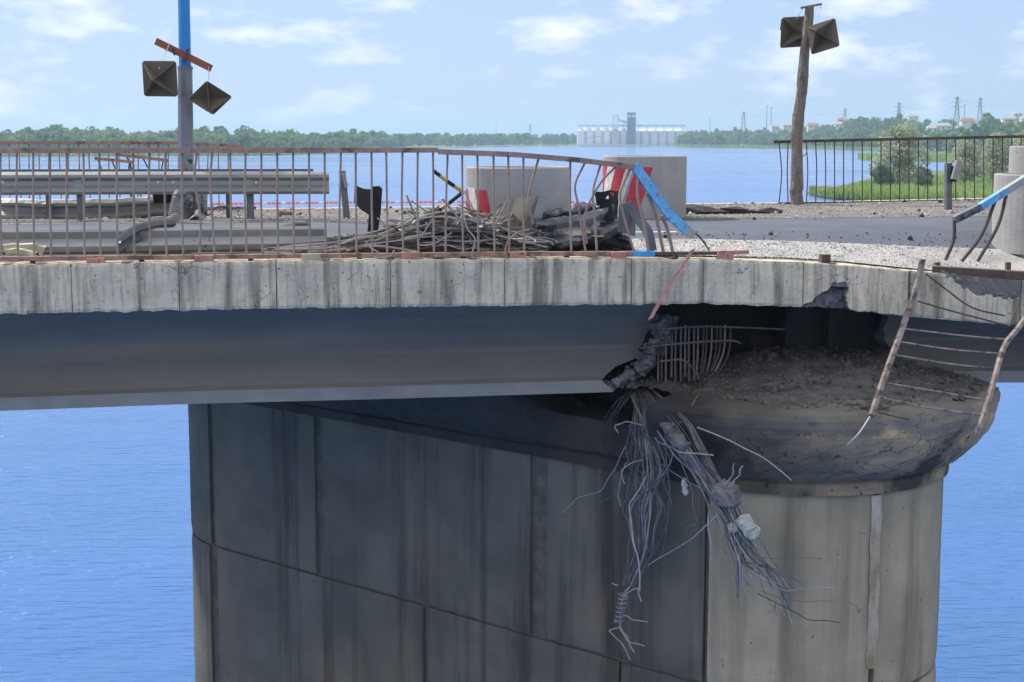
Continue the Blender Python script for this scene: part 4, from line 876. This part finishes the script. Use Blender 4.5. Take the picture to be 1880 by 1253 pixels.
g = thing('bent_guardrail', 'small crumpled guardrail scrap lying left of the wire heap', 'guardrail', lie(535, 435, 1.4, 0))
wbeam([lie(475, 445, 1.2, .06), lie(520, 430, 1.3, .15), lie(568, 425, 1.5, .18)], g, M['galvdark'], tilt=-50, s=.7, crush=.03)
g = thing('bent_guardrail', 'pale curved guardrail scrap at the left end of the near railing', 'guardrail', lie(40, 460, .7, 0)); wbeam([lie(5, 462, .55, .1), lie(40, 460, .6, .1), lie(75, 462, .5, .07)], g, M['beige'], tilt=-70, s=.6, crush=.03)
# debris by the lamp post
g = thing('spring_coil', 'pale ribbed hose coil standing up by the lamp post foot', 'coil', lie(322, 405, 4.9, 0)); c0 = lie(318, 405, 4.9, .02); c1 = Rb(328, 362, 4.9)
P = [c0.lerp(c1, i / 160) + Vector((math.cos(i * .5) * .085, math.sin(i * .5) * .085, 0)) for i in range(161)]; MB().tube(P, .006, 5).build('coil', M['galv'], g); MB().tube([c1, Rb(330, 356, 4.9), Rb(327, 348, 4.9)], [.085, .09, .04], 10).build('cap', M['galvdark'], g)
def sheet(name, c, ux, uy, nx, ny, bend, amp, m, parent, seed, holes=0, thick=.008, fr=3):
    mb = MB(); vs = []; nn = ux.cross(uy).normalized(); dele = set()
    hs_ = [(rng.uniform(.1, .9), rng.uniform(.15, .9), rng.uniform(.025, .06)) for _ in range(holes)]
    for s in (0, 1):
        for i in range(nx + 1):
            for j in range(ny + 1):
                a, b_ = i / nx - .5, j / ny - .5; p = c + ux * a + uy * b_ + nn * (bend(a, b_) + s * thick); p = p + mn.noise_vector(p * fr + Vector((seed, 0, 0))) * amp + mn.noise_vector(p * fr * 3.3 + Vector((seed, 0, 0))) * amp * .35; vs.append(p)
    T = (nx + 1) * (ny + 1); fs = []
    ok = lambda i, j: 0 <= i < nx and 0 <= j < ny and not any((i / nx - h[0]) ** 2 + (j / ny - h[1]) ** 2 < h[2] ** 2 for h in hs_)
    for i in range(nx):
        for j in range(ny):
            if not ok(i, j): continue
            a = i * (ny + 1) + j; b_ = a + ny + 1; fs += [(a, b_, b_ + 1, a + 1), (T + a, T + a + 1, T + b_ + 1, T + b_)]
            for (di, dj, e0, e1) in ((-1, 0, a, a + 1), (1, 0, b_ + 1, b_), (0, -1, b_, a), (0, 1, a + 1, b_ + 1)):
                if not ok(i + di, j + dj): fs.append((e0, e1, T + e1, T + e0))
    mb.add(vs, fs); return mb.build(name, m, parent)
Xv, Yv, Zv = BD, BN, Vector((0, 0, 1))
g = thing('crumpled_metal', 'burnt crumpled sheet metal heaped at the foot of the lamp post', 'scrap metal', lie(350, 398, 6.0, 0))
sheet('sheet', Rb(350, 372, 6.0), Xv * .4, Zv * .42 + Yv * .2, 16, 16, lambda a, b_: .1 * math.sin(a * 9), .07, M['burnt'], g, 3, 2); sheet('sheet', lie(352, 396, 5.7, .06), Xv * .55, Yv * .4 + Zv * .05, 14, 10, lambda a, b_: .05 * math.sin(a * 12), .05, M['burnt'], g, 5)
sheet('sheet', Rb(297, 360, 6.1), Xv * .3, Zv * .22, 10, 8, lambda a, b_: .05 * math.cos(b_ * 7), .05, M['black'], g, 9)
g = thing('bent_tray', 'black bent steel strip lying on the rubble right of the lamp post', 'scrap metal', lie(395, 400, 6.0, 0)); MB().sweep(spline([lie(345, 401, 5.9, .02), lie(380, 398, 5.9, .05), lie(400, 395, 6, .17), lie(430, 392, 6.1, .15), lie(440, 398, 6.1, .03)], 5), [(-.08, -.01), (.08, -.01), (.08, .01), (-.08, .01)], [Zv] * 21, [Yv] * 21).build('strip', M['galvdark'], g)
# posts standing alone
g = thing('guardrail_post', 'leaning lone guardrail post with bracket left of the black plate', 'post', lie(635, 398, 5.6, 0)); a = lie(637, 398, 5.6, -.02); MB().bar(a, Rb(628, 314, 5.6), .09, .1, BN).build('post', M['galvdark'], g); MB().bar(Rb(630, 318, 5.5), Rb(636, 344, 5.5), .05, .07, BN).build('bracket', M['galv'], g)
g = thing('guardrail_post', 'short steel post with tilted bracket in front of the far railing', 'post', lie(1742, 383, 7.0, 0)); a = lie(1741, 383, 7.0, -.02); MB().bar(a, Rb(1741, 300, 7.0), .09, .09, BN).build('post', M['galvdark'], g)
MB().bar(Rb(1750, 334, 6.95), Rb(1752, 305, 6.95), .08, .1, BN).build('spacer', M['black'], g); MB().bar(Rb(1752, 330, 6.85), Rb(1761, 296, 6.85), .1, .06, BN).build('bracket', M['galv'], g)
# black plate on a stump
g = thing('black_plate', 'black torn plastic plate on a stump beside the wire heap', 'plate', lie(686, 425, 2.2, 0)); o = 2.2
poly = [(651, 340), (668, 347), (683, 348), (684, 343), (697, 342), (702, 347), (699, 392), (694, 425), (674, 425), (677, 395), (662, 385), (650, 373)]
def extr(pts, o, dp, name, m, root): 
    A = [Rb(a, b_, o) for a, b_ in pts]; B = [p + BN * dp for p in A]; n = len(A); mb = MB(); mb.add(A + B, [tuple(range(n))[::-1], tuple(range(n, 2 * n))] + [(i, (i + 1) % n, n + (i + 1) % n, n + i) for i in range(n)]); return mb.build(name, m, root)
extr(poly[:4] + [(684, 396)] + poly[9:], o, .03, 'plate', M['plasticblack'], g); extr([(684, 343), (697, 342), (702, 347), (699, 392), (694, 426), (675, 426), (678, 392), (684, 392)], o + .031, .08, 'stump', M['black'], g)
# striped pole
g = thing('striped_pole', 'snapped black and yellow striped pole leaning against the left ring', 'pole', lie(800, 395, 1.5, 0))
pp = [(796, 314), (808, 323), (821, 333), (834, 342), (850, 353)]; 
for i, (a, b_) in enumerate(zip(pp, pp[1:])): MB().tube([Rb(*a, .95), Rb(*b_, .95)], .022, 7).build('band', M['black' if i % 2 == 0 else 'yellow'], g)
pp = [(850, 353), (825, 373), (808, 385), (798, 392)]
for i, (a, b_) in enumerate(zip(pp, pp[1:])): MB().tube([Rb(*a, .95), Rb(*b_, .95 + .1 * i)], .022, 7).build('band', M['black' if i % 2 == 0 else 'yellow'], g)
# concrete rings
def cring(px0, px1, o, label, h=.89, z=None, stripes=None, name='concrete_ring'):
    A, B = Rb(px0, 380, o), Rb(px1, 380, o); c = (A + B) / 2; R0 = (B - A).length / 2 * .985; z0 = zd(c) - .02 if z is None else z
    g = thing(name, label, 'concrete ring', (c.x, c.y, z0)); c = Vector((c.x, c.y, 0)); n = 48; mb = MB(); vs = []
    pr = [(R0, 0), (R0, h - .012), (R0 - .012, h), (R0 - .08, h), (R0 - .09, h - .01), (R0 - .09, 0)]
    for k in range(n):
        a = 6.28318 * k / n; vs += [c + Vector((math.cos(a) * (r_ + .003 * mn.noise(Vector((math.cos(a) * 3, math.sin(a) * 3, zz * 3)))), math.sin(a) * (r_), 0)) + Vector((0, 0, z0 + zz)) for r_, zz in pr]
    m = len(pr); mb.add(vs, [(k * m + i, ((k + 1) % n) * m + i, ((k + 1) % n) * m + (i + 1) % m, k * m + (i + 1) % m) for k in range(n) for i in range(m)]); shell = mb.build('shell', M['ring'], g)
    for (x0, x1, sl, zlo, zhi, mm) in stripes or []:       # painted slanted stripes: angle in degrees from facing the viewer
        mb = MB(); vs = []; nn = 14
        for j in range(nn + 1):
            f_ = j / nn; zz = zlo + (zhi - zlo) * f_
            for e_ in range(4):
                a = R_(-90 + x0 + (x1 - x0) * e_ / 3 + sl * (1 - f_) + .8 * mn.noise(Vector((zz * 9, e_, x0)))); vs.append(c + Vector((math.cos(a) * (R0 + .005), math.sin(a) * (R0 + .005), z0 + zz)))
        mb.add(vs, [(j * 4 + e_, j * 4 + e_ + 1, j * 4 + e_ + 5, j * 4 + e_ + 4) for j in range(nn) for e_ in range(3)]); mb.build('painted_stripe', M[mm], shell)
    return g
cring(855, 1048, 1.55, 'grey concrete ring with small red and white patch, behind the wire heap', stripes=[(-88, -71.5, 17, .1, .64, 'redpaint'), (-71, -55, 17, .1, .66, 'whitepaint'), (-54.5, -37, 10, .22, .64, 'redpaint')])
cring(1107, 1258, 5.35, 'grey concrete ring with large red and white stripes behind the snapped handrail', stripes=[(-90, -66, -22, .2, .76, 'redpaint'), (-65, -46, -24, .1, .77, 'whitepaint'), (-45, -30, -24, .08, .76, 'redpaint'), (-29, -18, -24, .06, .78, 'whitepaint'), (-17, 6, -20, .05, .74, 'redpaint')])
c = cring(1831, 2010, 1.75, 'plain grey concrete ring standing at the broken deck end', .95)
cring(1856, 2000, 4.6, 'pale concrete ring standing behind the plain one at the deck end', 1.02)
# burnt heap by the near ring
def sheetR(px0, py0, px1, py1, o, tilt, *a, **k): pass
g = thing('burnt_guardrail', 'burnt crumpled guardrail end with torn holes behind the bent railing bars', 'scrap metal', lie(1060, 460, .9, 0))
wbeam([Rb(988, 432, .75), Rb(1035, 428, .7), Rb(1085, 420, .75), Rb(1128, 402, .85)], g, M['burnt'], 'lower_beam', tilt=-22, crush=.05, seed=2, s=1.15)
sheet('upper_sheet', Rb(1050, 394, .9), Xv * .62 + Zv * .09, Zv * .24 + Yv * .12, 30, 14, lambda a, b_: .06 * math.sin(b_ * 8) + .04 * math.sin(a * 14), .08, M['burnt'], g, 12, 5)
sheet('torn_flap', Rb(1116, 378, .85), Xv * .26 + Zv * .03, Zv * .33 - Xv * .05, 26, 26, lambda a, b_: .06 * math.cos(a * 5), .05, M['black'], g, 4, 6)
sheet('pale_lip', Rb(1055, 437, .66), Xv * .62 + Zv * .1, Zv * .05 + Yv * .1, 22, 4, lambda a, b_: .05 * math.cos(a * 4), .03, M['beige'], g, 8)
g = thing('charred_sack', 'charred black sack slumped under the burnt guardrail', 'sack', lie(1100, 460, .9, 0)); mb = MB()
def blob(mb, c, rx, ry, rz, amp, seed, n=20):
    vs = []
    for i in range(n + 1):
        for j in range(n):
            a, b_ = math.pi * i / n, 2 * math.pi * j / n; v = Vector((math.sin(a) * math.cos(b_), math.sin(a) * math.sin(b_), math.cos(a))); k_ = 1 + amp * mn.noise(v * 2.2 + Vector((seed, 0, 0))) + amp * .4 * mn.noise(v * 6 + Vector((seed, 0, 0))); vs.append(c + Vector((v.x * rx, v.y * ry, v.z * rz)) * k_)
    mb.add(vs, [(i * n + j, (i + 1) * n + j, (i + 1) * n + (j + 1) % n, i * n + (j + 1) % n) for i in range(n) for j in range(n)])
blob(mb, lie(1092, 455, .95, .14), .34, .22, .2, .4, 2); mb.build('body', M['black'], g)
mb = MB(); blob(mb, lie(1133, 455, .9, .07), .16, .16, .11, .5, 6); mb.build('fold', M['plasticblack'], g)
g = thing('charred_bundle', 'low black charred bundle at the right end of the wire heap', 'debris', lie(1015, 458, .8, 0)); mb = MB(); blob(mb, lie(1005, 456, .8, .07), .22, .16, .1, .6, 9); mb.build('body', M['black'], g)
g = thing('tyre_scrap', 'ragged black tyre scrap leaning on the near concrete ring', 'tyre', lie(925, 412, 1.4, 0)); sheet('tread', lie(922, 412, .88, .2), Xv * .3 - Zv * .08, Zv * .12 + Yv * .06, 22, 8, lambda a, b_: .05 * math.cos(b_ * 6), .05, M['black'], g, 7, thick=.03, fr=7); MB().tube(spline([lie(905, 415, .85, .0), lie(912, 410, .88, .12), lie(938, 412, .9, .1), lie(944, 418, .88, 0)], 5), .03, 7).build('bead', M['plasticblack'], g)
g = thing('guardrail_end', 'beige folded guardrail end piece leaning against the near ring', 'guardrail', lie(975, 410, .9, 0)); sheet('face', Rb(962, 382, .85), Xv * .25 + Zv * .02, Zv * .24 + Xv * .08 - Yv * .03, 12, 12, lambda a, b_: .04 * math.cos(a * 5), .012, M['beige'], g, 1); sheet('side', Rb(992, 378, .82), Xv * .10, Zv * .26 + Xv * .08, 6, 12, lambda a, b_: .0, .01, M['galv'], g, 2); sheet('lip', Rb(957, 402, .8), Xv * .22, Zv * .05 - Yv * .1, 12, 5, lambda a, b_: .05 * math.cos(a * 6), .005, M['beige'], g, 3); P = Rb(985, 405, .84); MB().bar(Vector((P.x, P.y, zd(P))), P, .06, .06, BN).build('stub', M['galvdark'], g)
g = thing('guardrail_scrap', 'grey folded guardrail sheet curling down right of the burnt guardrail', 'guardrail', lie(1180, 455, .6, 0)); sheet('face', Rb(1152, 405, .6), Xv * .19 - Zv * .05, Zv * .3 + Xv * .02, 12, 14, lambda a, b_: .04 * math.cos(a * 5), .015, M['galvdark'], g, 4)
MB().sweep(spline([Rb(1150, 372, .58), Rb(1172, 402, .52), Rb(1190, 428, .48), Rb(1197, 462, .45)], 5), [(-.055, -.006), (.055, -.006), (.055, .006), (-.055, .006)], [-BN] * 16, [Vector((.9, .1, .35)).normalized()] * 16).build('strip', M['galvdark'], g)
# wire heap
heap = thing('wire_heap', 'tangled heap of grey wires and bars behind the near railing', 'wires', lie(760, 460, .9, 0))
def hz(px): return interp(px, [(470, 0), (560, .05), (680, .13), (760, .3), (820, .40), (880, .36), (940, .2), (1010, .05)])
for i in range(150):
    r_ = random.Random(i * 13 + 5); n = r_.choice((4, 5, 6)); a = r_.uniform(480, 800); l = r_.uniform(140, 330); o0 = r_.uniform(.4, 1.25); lv0 = r_.random() ** .8; pts = []
    for k in range(n):
        lv = min(1.1, max(0, lv0 + r_.uniform(-.3, .3)))
        px = min(1005, a + l * k / (n - 1) + r_.uniform(-12, 12)); o_ = min(1.4, max(.32, o0 + r_.uniform(-.14, .14))); P = Rb(px, 450, o_); h = hz(px) * lv * (1 - .35 * abs(o_ - .85)) + r_.uniform(0, .035); P.z = zd(P) + .02 + max(0, h); pts.append(P)
    MB().tube(spline(pts, 6), r_.choice((.007, .009, .011, .014)), 5).build('wire', M[r_.choice(('wirelight', 'wirelight', 'wirebrown', 'wirebrown', 'wiredark', 'galv'))], heap)
for i in range(70):                           # short bars thrown across the top
    r_ = random.Random(i + 3000); pts = []; px = r_.uniform(740, 975); o_ = r_.uniform(.38, 1.1); an = r_.uniform(-1, 1); ln = r_.uniform(25, 70)
    for k in (-1, -.3, .35, 1):
        q_ = px + k * ln * math.cos(an); P = Rb(q_, 440, min(1.3, max(.34, o_ + k * r_.uniform(-.2, .2)))); P.z = max(zd(P) + .015, zd(P) + hz(px) * r_.uniform(.45, 1.05) + k * ln / 177 * math.sin(an)); pts.append(P)
    MB().tube(spline(pts, 5), r_.choice((.007, .009, .012)), 5).build('wire', M[r_.choice(('wirelight', 'wirelight', 'wirebrown', 'galv', 'wiredark'))], heap)
for i in range(34):                           # hooks and loops
    r_ = random.Random(i + 900); px = r_.uniform(760, 985); o_ = r_.uniform(.35, .9); c = Rb(px, 440, o_); c.z = zd(c) + hz(px) * r_.uniform(.3, 1) + .03; R0 = r_.uniform(.05, .16); a0_ = r_.random() * 6; el = r_.uniform(.3, .6)
    MB().tube(spline([c + Vector((math.cos(a0_ + k * .7) * R0 * 1.8, math.sin(a0_ + k * .7) * R0 * .6, max(-.0, math.sin(a0_ + k * .7) * R0 * el))) for k in range(r_.choice((4, 5, 6)))], 5), r_.choice((.008, .011)), 5).build('wire', M[r_.choice(('wirelight', 'galv', 'wirebrown'))], heap)
mb = MB()
for i in range(160): px = rng.uniform(690, 960); o_ = rng.uniform(.5, 1.3); P = Rb(px, 450, o_); P.z = zd(P) + hz(px) * rng.uniform(0, .8); mb.rock(P, rng.uniform(.02, .07))
stuff(mb.build('crushed_concrete', M['dust'], heap))
MB().tube(spline([Rb(a, b_, OR - .12) for a, b_ in ((972, 422), (950, 428), (932, 445), (928, 465), (934, 478), (944, 482))], 5), .012, 6).build('copper_cable', M['rust'], heap)
for pts in ([(848, 385), (858, 420), (872, 440), (866, 470), (874, 474)], [(680, 470), (700, 474), (716, 470), (724, 460)], [(672, 444), (680, 455), (695, 463)]): MB().tube(spline([Rb(a, b_, OR - .04) for a, b_ in pts], 5), .009, 5).build('wire', M['wirelight'], heap)

# debris lumps along the far verge
for i, (p, y, s, m, lab) in enumerate(((525, 384, .13, 'brick', 'brown brick fragment on the far verge right of the guardrail end'), (552, 388, .07, 'darkstone', 'small dark lump right of the brick fragment'), (752, 379, .12, 'darkstone', 'flat dark asphalt lump on the verge left of the near ring'), (795, 381, .12, 'darkstone', 'dark asphalt lump just left of the near ring'),
    (1285, 383, .3, 'darkstone', 'large flat asphalt slab beside the striped ring'), (1322, 377, .12, 'brick', 'small brown slab standing among the asphalt slabs'), (1352, 386, .26, 'darkstone', 'broad dark asphalt slab midway to the log pole'), (1376, 378, .14, 'darkstone', 'pointed dark asphalt lump left of the log pole'), (1410, 381, .2, 'darkstone', 'flat asphalt slab nearest the log pole'))):
    c = Rb(p, y, 6.3 if p > 1200 else 7.4); c.z = zd(c); mb = MB(); mb.rock((c.x, c.y, c.z + s * .16), s * .95, sq=(1.4, .9, .45)); tag(mb.build('rubble_lump', M[m]), lab, 'rubble')

# ------------------------------------------------------------------ lamp post, log pole and their reflectors
OP = 6.9
base = lie(341, 395, OP, 0); lp = thing('lamp_post', 'blue and grey steel lamp post rising behind the guardrail', 'lamp post', base)
def up_at(px, py): r0 = ray(px, py); return Vector((0, 0, CZ)) + r0 * (base.y / r0.y)
MB().tube([base - Vector((0, 0, .05)), up_at(341, 250), up_at(340, 124)], [.118, .112, .103], 8).build('lower_pole', M['postgrey'], lp); MB().tube([up_at(340, 126), up_at(334, -200)], [.088, .078], 8).build('upper_pole', M['postblue'], lp)
MB().tube([up_at(340, 128), up_at(340, 122)], .112, 8).build('collar', M['postgrey'], lp); MB().box(base + Vector((0, 0, .01)), (.42, .42, .03)).build('base_plate', M['postgrey'], lp)
pk = thing('cross_plank', 'red-brown plank tied slanting across the lamp post', 'plank', up_at(340, 101)); f_ = Vector((0, -.14, 0))
MB().bar(up_at(290, 77) + f_, up_at(392, 127) + f_, .03, .10).build('board', M['plank'], pk); MB().bar(up_at(341, 116) + f_ * 1.3, up_at(351, 91) + f_ * 1.3, .03, .03).build('pin', M['darkrust'], pk); MB().bar(up_at(326, 103) + f_ * 1.3, up_at(322, 90) + f_ * 1.3, .03, .03).build('pin', M['darkrust'], pk)
def reflector(c, R0, rot, label, cords, m='olive'):
    g = thing('corner_reflector', label, 'reflector', c, None); t_ = .006
    for k in range(3):
        a, b_, n = [Vector(v) for v in (((1, 0, 0), (0, 1, 0), (0, 0, 1)), ((0, 1, 0), (0, 0, 1), (1, 0, 0)), ((0, 0, 1), (1, 0, 0), (0, 1, 0)))[k]]
        a, b_, n = rot @ a, rot @ b_, rot @ n; q_ = R0; cu = .9; P = []
        for (s, u) in ((a, b_), (b_, -a), (-a, -b_), (-b_, a)):
            P += [s * q_ * .94 - u * q_ * .06, s * q_ * .94 + u * q_ * .06]
        # separate slabs so each pane is thin sheet metal
        A = [c + p + n * t_ * (.5 + .02 * k) for p in P]; B = [c + p - n * t_ * (.5 + .02 * k) for p in P]; m_ = len(P); mb = MB(); mb.add(A + B, [tuple(range(m_)), tuple(range(2 * m_ - 1, m_ - 1, -1))] + [(i, m_ + i, m_ + (i + 1) % m_, (i + 1) % m_) for i in range(m_)]); mb.build('plate', M[m], g)
    for pts in cords: MB().tube(pts, .006, 4).build('cord', M['cord'], g)
    return g
ROT = lambda rx, ry, rz: (Matrix.Rotation(R_(rz), 3, 'Z') @ Matrix.Rotation(R_(rx), 3, 'X') @ Matrix.Rotation(R_(ry), 3, 'Y'))
f2 = Vector((0, -.42, 0))
c = up_at(306, 147) + f2; reflector(c, .35, Matrix.Rotation(R_(7), 3, 'X') @ Matrix.Rotation(R_(-6), 3, 'Z') @ Matrix.Rotation(R_(45), 3, 'Y'), 'brown square-on sheet metal corner reflector hung on the lamp post', [[up_at(315, 84) + f_ * 1.2, c + Vector((0, -.05, .13))]])
c = up_at(392, 181) + f2 * .6; reflector(c, .315, Matrix.Rotation(R_(42), 3, 'X') @ Matrix.Rotation(R_(4), 3, 'Z'), 'brown diamond-shaped corner reflector hanging from the slanting plank', [[up_at(387, 124) + f_ * 1.2, c + Vector((-.01, .0, .24))]])
base = lie(1463, 377, 9.9, 0); lg = thing('log_pole', 'crooked weathered log standing upright at the far railing', 'pole', base)
pp = [(1464, 378, .112), (1461, 350, .108), (1463, 345, .118), (1463, 300, .10), (1463, 255, .098), (1466, 212, .102), (1467, 205, .094), (1472, 170, .092), (1474, 140, .098), (1477, 95, .08), (1482, 60, .088), (1487, 12, .075)]
n = 14; mb = MB(); P = []; rs_ = []
for i, (a, b_) in enumerate(zip(pp, pp[1:])):
    for k in range(4): f_k = k / 4; P.append(up_at(a[0] + (b_[0] - a[0]) * f_k, a[1] + (b_[1] - a[1]) * f_k)); rs_.append((a[2] + (b_[2] - a[2]) * f_k) * (1 + .07 * mn.noise(Vector((i * 2.1 + k, 0, 0)))))
P.append(up_at(1487, 12)); rs_.append(.072); P[0].z = zd(base) - .03; mb.tube(P, rs_, n)
for i, v in enumerate(mb.v): v = Vector(v); d_ = mn.noise(Vector((v.x * 14, v.y * 14, v.z * 5))) * .012; mb.v[i] = (v.x + d_, v.y + d_, v.z)
mb.build('trunk', M['bark'], lg)
MB().bar(up_at(1470, 15), up_at(1508, 8), .12, .03).build('top_board', M['bark'], lg); MB().tube(spline([up_at(1470, 290), up_at(1478, 285), up_at(1482, 278)], 3), .008, 5).build('twig', M['bark'], lg)
c = up_at(1462, 57) + Vector((0, .32, 0)); reflector(c, .37, Matrix.Rotation(R_(10), 3, 'X') @ Matrix.Rotation(R_(28), 3, 'Z') @ Matrix.Rotation(R_(45), 3, 'Y'), 'brown corner reflector half hidden behind the top of the log', [[up_at(1475, 14), c + Vector((.04, 0, .2))]])
c = up_at(1503, 70) + Vector((0, -.4, 0)); reflector(c, .36, Matrix.Rotation(R_(-16), 3, 'X') @ Matrix.Rotation(R_(-32), 3, 'Z') @ Matrix.Rotation(R_(38), 3, 'Y'), 'brown star-shaped corner reflector in front of the top of the log', [[up_at(1506, 10), c + Vector((-.02, 0, .24))]])

# ------------------------------------------------------------------ tendons hanging from the broken girder
def pier_front(px):
    s = (px - CX) / F; t_ = t_at(px)
    P1 = PC + NL * (PRd + .2 + .42 * sm(1195, 1255, px)); t_ = (P1.x - s * P1.y) / (s * AX.y - AX.x)
    if t_ > 0: return (P1 + AX * t_).y
    P0 = PC; A_ = 1 + s * s; B_ = -2 * (s * P0.x + P0.y); C_ = P0.x ** 2 + P0.y ** 2 - (PRd + .6) ** 2; dsc = B_ * B_ - 4 * A_ * C_
    return (-B_ - math.sqrt(max(0, dsc))) / (2 * A_)
def T(px, py, j=0):
    d0 = Rb(px, py, OG + .2).y; d1 = pier_front(px) - .12 - j
    k_ = sm(704, 737, py); return U(px, py, d0 * (1 - k_) + min(d0, d1) * k_)
ten = thing('hanging_tendons', 'frayed bundles of steel tendons dangling from the broken girder end', 'tendons', T(1170, 715))
def tw_(pts, rd, m=None, nm='strand', j=None):
    if m is None: m = rng.choice(('tendon', 'tendon', 'wirebrown', 'wirelight', 'galv')); rd *= rng.uniform(.5, .85)
    P = [T(a, b_, rng.uniform(0, .14) if j is None else j) for a, b_ in pts]; q = [P[0]]
    for a, b_ in zip(P, P[1:]):               # kinks between the main points
        for k in (.5, 1): q.append(a.lerp(b_, k) + Vector((rng.gauss(0, 1), rng.gauss(0, .3), rng.gauss(0, .4))) * (.016 if nm == 'strand' else .008) * (1 if b_.z < 7 else .4))
    MB().tube(spline(q, 4), rd, 5).build(nm, M[m], ten)
for i in range(38):                           # left bundle, down to the bound end
    s = i / 25; w1 = rng.gauss(0, 22); w2 = rng.gauss(0, 20)
    tw_([(1165 + rng.uniform(-8, 18), 708), (1176 + w1 * .5, 770), (1186 + w1, 850 + rng.uniform(-20, 20)), (1192 + w2, 930), (1183 + w2 * .6, 1010), (1158 + w2 * .25, 1075), (1148 + rng.uniform(-7, 7), 1098)][: rng.choice((5, 6, 7, 7))], rng.choice((.007, .009, .011)))
for i in range(44):                           # right bundle, fanning out below the lumps
    w1 = rng.gauss(0, 9); e_ = rng.uniform(-45, 62)
    tw_([(1180 + rng.uniform(-10, 16), 710), (1215 + w1, 770), (1262 + w1, 835), (1305 + w1, 895), (1345 + w1 * 1.3, 965), (1372 + w1 + e_ * .45, 1030), (1398 + w1 + e_, 1080 + e_ * .45 + rng.uniform(-60, 40))], rng.choice((.006, .008, .010)))
for i in range(9): w1 = rng.uniform(-6, 6); tw_([(1195, 712), (1260 + w1, 775), (1300 + w1, 850), (1330 + w1, 900), (1362 + w1, 970)], .010)
for i in range(12): tw_([(1160 + rng.uniform(-6, 10), 712), (1145 + rng.uniform(-12, 8), 735), (1112 + rng.uniform(-10, 24), 770 + rng.uniform(-8, 24))], .005, 'wiredark')
for pts, rd, m in (([(1180, 845), (1160, 850), (1142, 865), (1145, 890)], .010, 'wirelight'), ([(1135, 795), (1128, 782), (1150, 775), (1180, 782)], .011, 'wirelight'), ([(1190, 765), (1205, 810), (1250, 830), (1310, 836)], .012, 'wirelight'),
    ([(1187, 874), (1172, 900), (1155, 930), (1160, 980), (1170, 1020), (1176, 1085)], .013, 'lump'), ([(1300, 925), (1298, 950), (1303, 990), (1304, 1040)], .014, 'wirelight'), ([(1318, 945), (1270, 990), (1230, 1015), (1190, 1038)], .011, 'wirelight'),
    ([(1280, 785), (1340, 810), (1400, 840), (1455, 882)], .010, 'wirelight'), ([(1148, 820), (1130, 860), (1105, 900), (1060, 915), (1031, 942)], .007, 'wirelight'), ([(1130, 908), (1098, 925), (1085, 938), (1068, 930)], .006, 'tendon'),
    ([(1330, 890), (1346, 868), (1350, 852)], .010, 'wirelight'), ([(1342, 892), (1354, 872), (1362, 856)], .010, 'wirelight'), ([(1334, 898), (1352, 884)], .009, 'wirelight'), ([(1155, 780), (1175, 830), (1240, 870), (1290, 900)], .009, 'tendon'), ([(1150, 850), (1138, 880), (1133, 910), (1140, 930)], .008, 'wirelight'),
    ([(1375, 1020), (1430, 1026), (1480, 1024), (1510, 1027)], .006, 'wirebrown'), ([(1380, 1050), (1440, 1085), (1500, 1078), (1540, 1080)], .006, 'wirelight'), ([(1395, 1085), (1440, 1100), (1480, 1106), (1530, 1104)], .006, 'wirebrown'), ([(1390, 1090), (1440, 1115), (1485, 1138), (1545, 1142)], .007, 'wiredark'), ([(1400, 990), (1425, 1040), (1455, 1080)], .007, 'tendon'), ([(1270, 745), (1285, 720), (1285, 690)], .012, 'wirebrown'),
    ([(1250, 775), (1232, 800), (1268, 900), (1280, 960), (1258, 968)], .008, 'tendon'), ([(1222, 800), (1228, 900), (1222, 980), (1214, 1022)], .008, 'tendon')): tw_(pts, rd * .72, m, 'loose_wire', .18)
for k in range(7): y = 1092 + k * 8; x = 1144 - k * 1.2; MB().tube([T(x, y, .15) + Vector((math.cos(q_ * .9) * .055, math.sin(q_ * .9) * .055, q_ * .002)) for q_ in range(8)], .006, 4).build('binding', M['wirelight'], ten)
for pts in ([(1146, 1095), (1140, 1120), (1138, 1150), (1120, 1158)], [(1138, 1150), (1150, 1172), (1164, 1198)], [(1118, 1158), (1140, 1182), (1158, 1212)], [(1138, 1155), (1155, 1178), (1182, 1186)], [(1142, 1128), (1160, 1138), (1186, 1142)], [(1135, 1075), (1122, 1072)], [(1150, 1090), (1170, 1080), (1178, 1105)]): tw_(pts, .008, 'wirelight', 'loose_wire', .15)
def lump(px0, py0, px1, py1, wd, m, nm, sd_):
    mb = MB(); a, b_ = T(px0, py0, .12), T(px1, py1, .12)
    for i in range(11): mb.rock(a.lerp(b_, i / 10) + Vector((rng.uniform(-1, 1), 0, rng.uniform(-1, 1))) * wd * .22, wd * rng.uniform(.75, 1.15))
    mb.build(nm, M[m], ten)
lump(1213, 768, 1250, 818, .085, 'broken', 'concrete_lump', 1); lump(1320, 902, 1344, 918, .12, 'broken', 'concrete_lump', 2); lump(1366, 958, 1384, 982, .085, 'lump', 'grout_lump', 3); lump(1343, 966, 1346, 972, .05, 'lump', 'grout_lump', 4); lump(1256, 882, 1258, 906, .035, 'lump', 'grout_lump', 5); lump(1143, 1105, 1136, 1140, .05, 'broken', 'concrete_lump', 6)

# ------------------------------------------------------------------ haze
hzm = bpy.data.materials.new('haze'); hzm.use_nodes = True; t = hzm.node_tree; t.nodes.clear(); oo = N(t, 'ShaderNodeOutputMaterial'); pv = N(t, 'ShaderNodeVolumePrincipled')
pv.inputs['Color'].default_value = (.55, .80, 1, 1); pv.inputs['Density'].default_value = .00025; pv.inputs['Anisotropy'].default_value = .2; t.links.new(pv.outputs[0], oo.inputs['Volume'])
mb = MB(); mb.box((0, 2960, 41), (10400, 6160, 86), X3); stuff(mb.build('haze', hzm), 'pale summer haze over the river', 'haze')
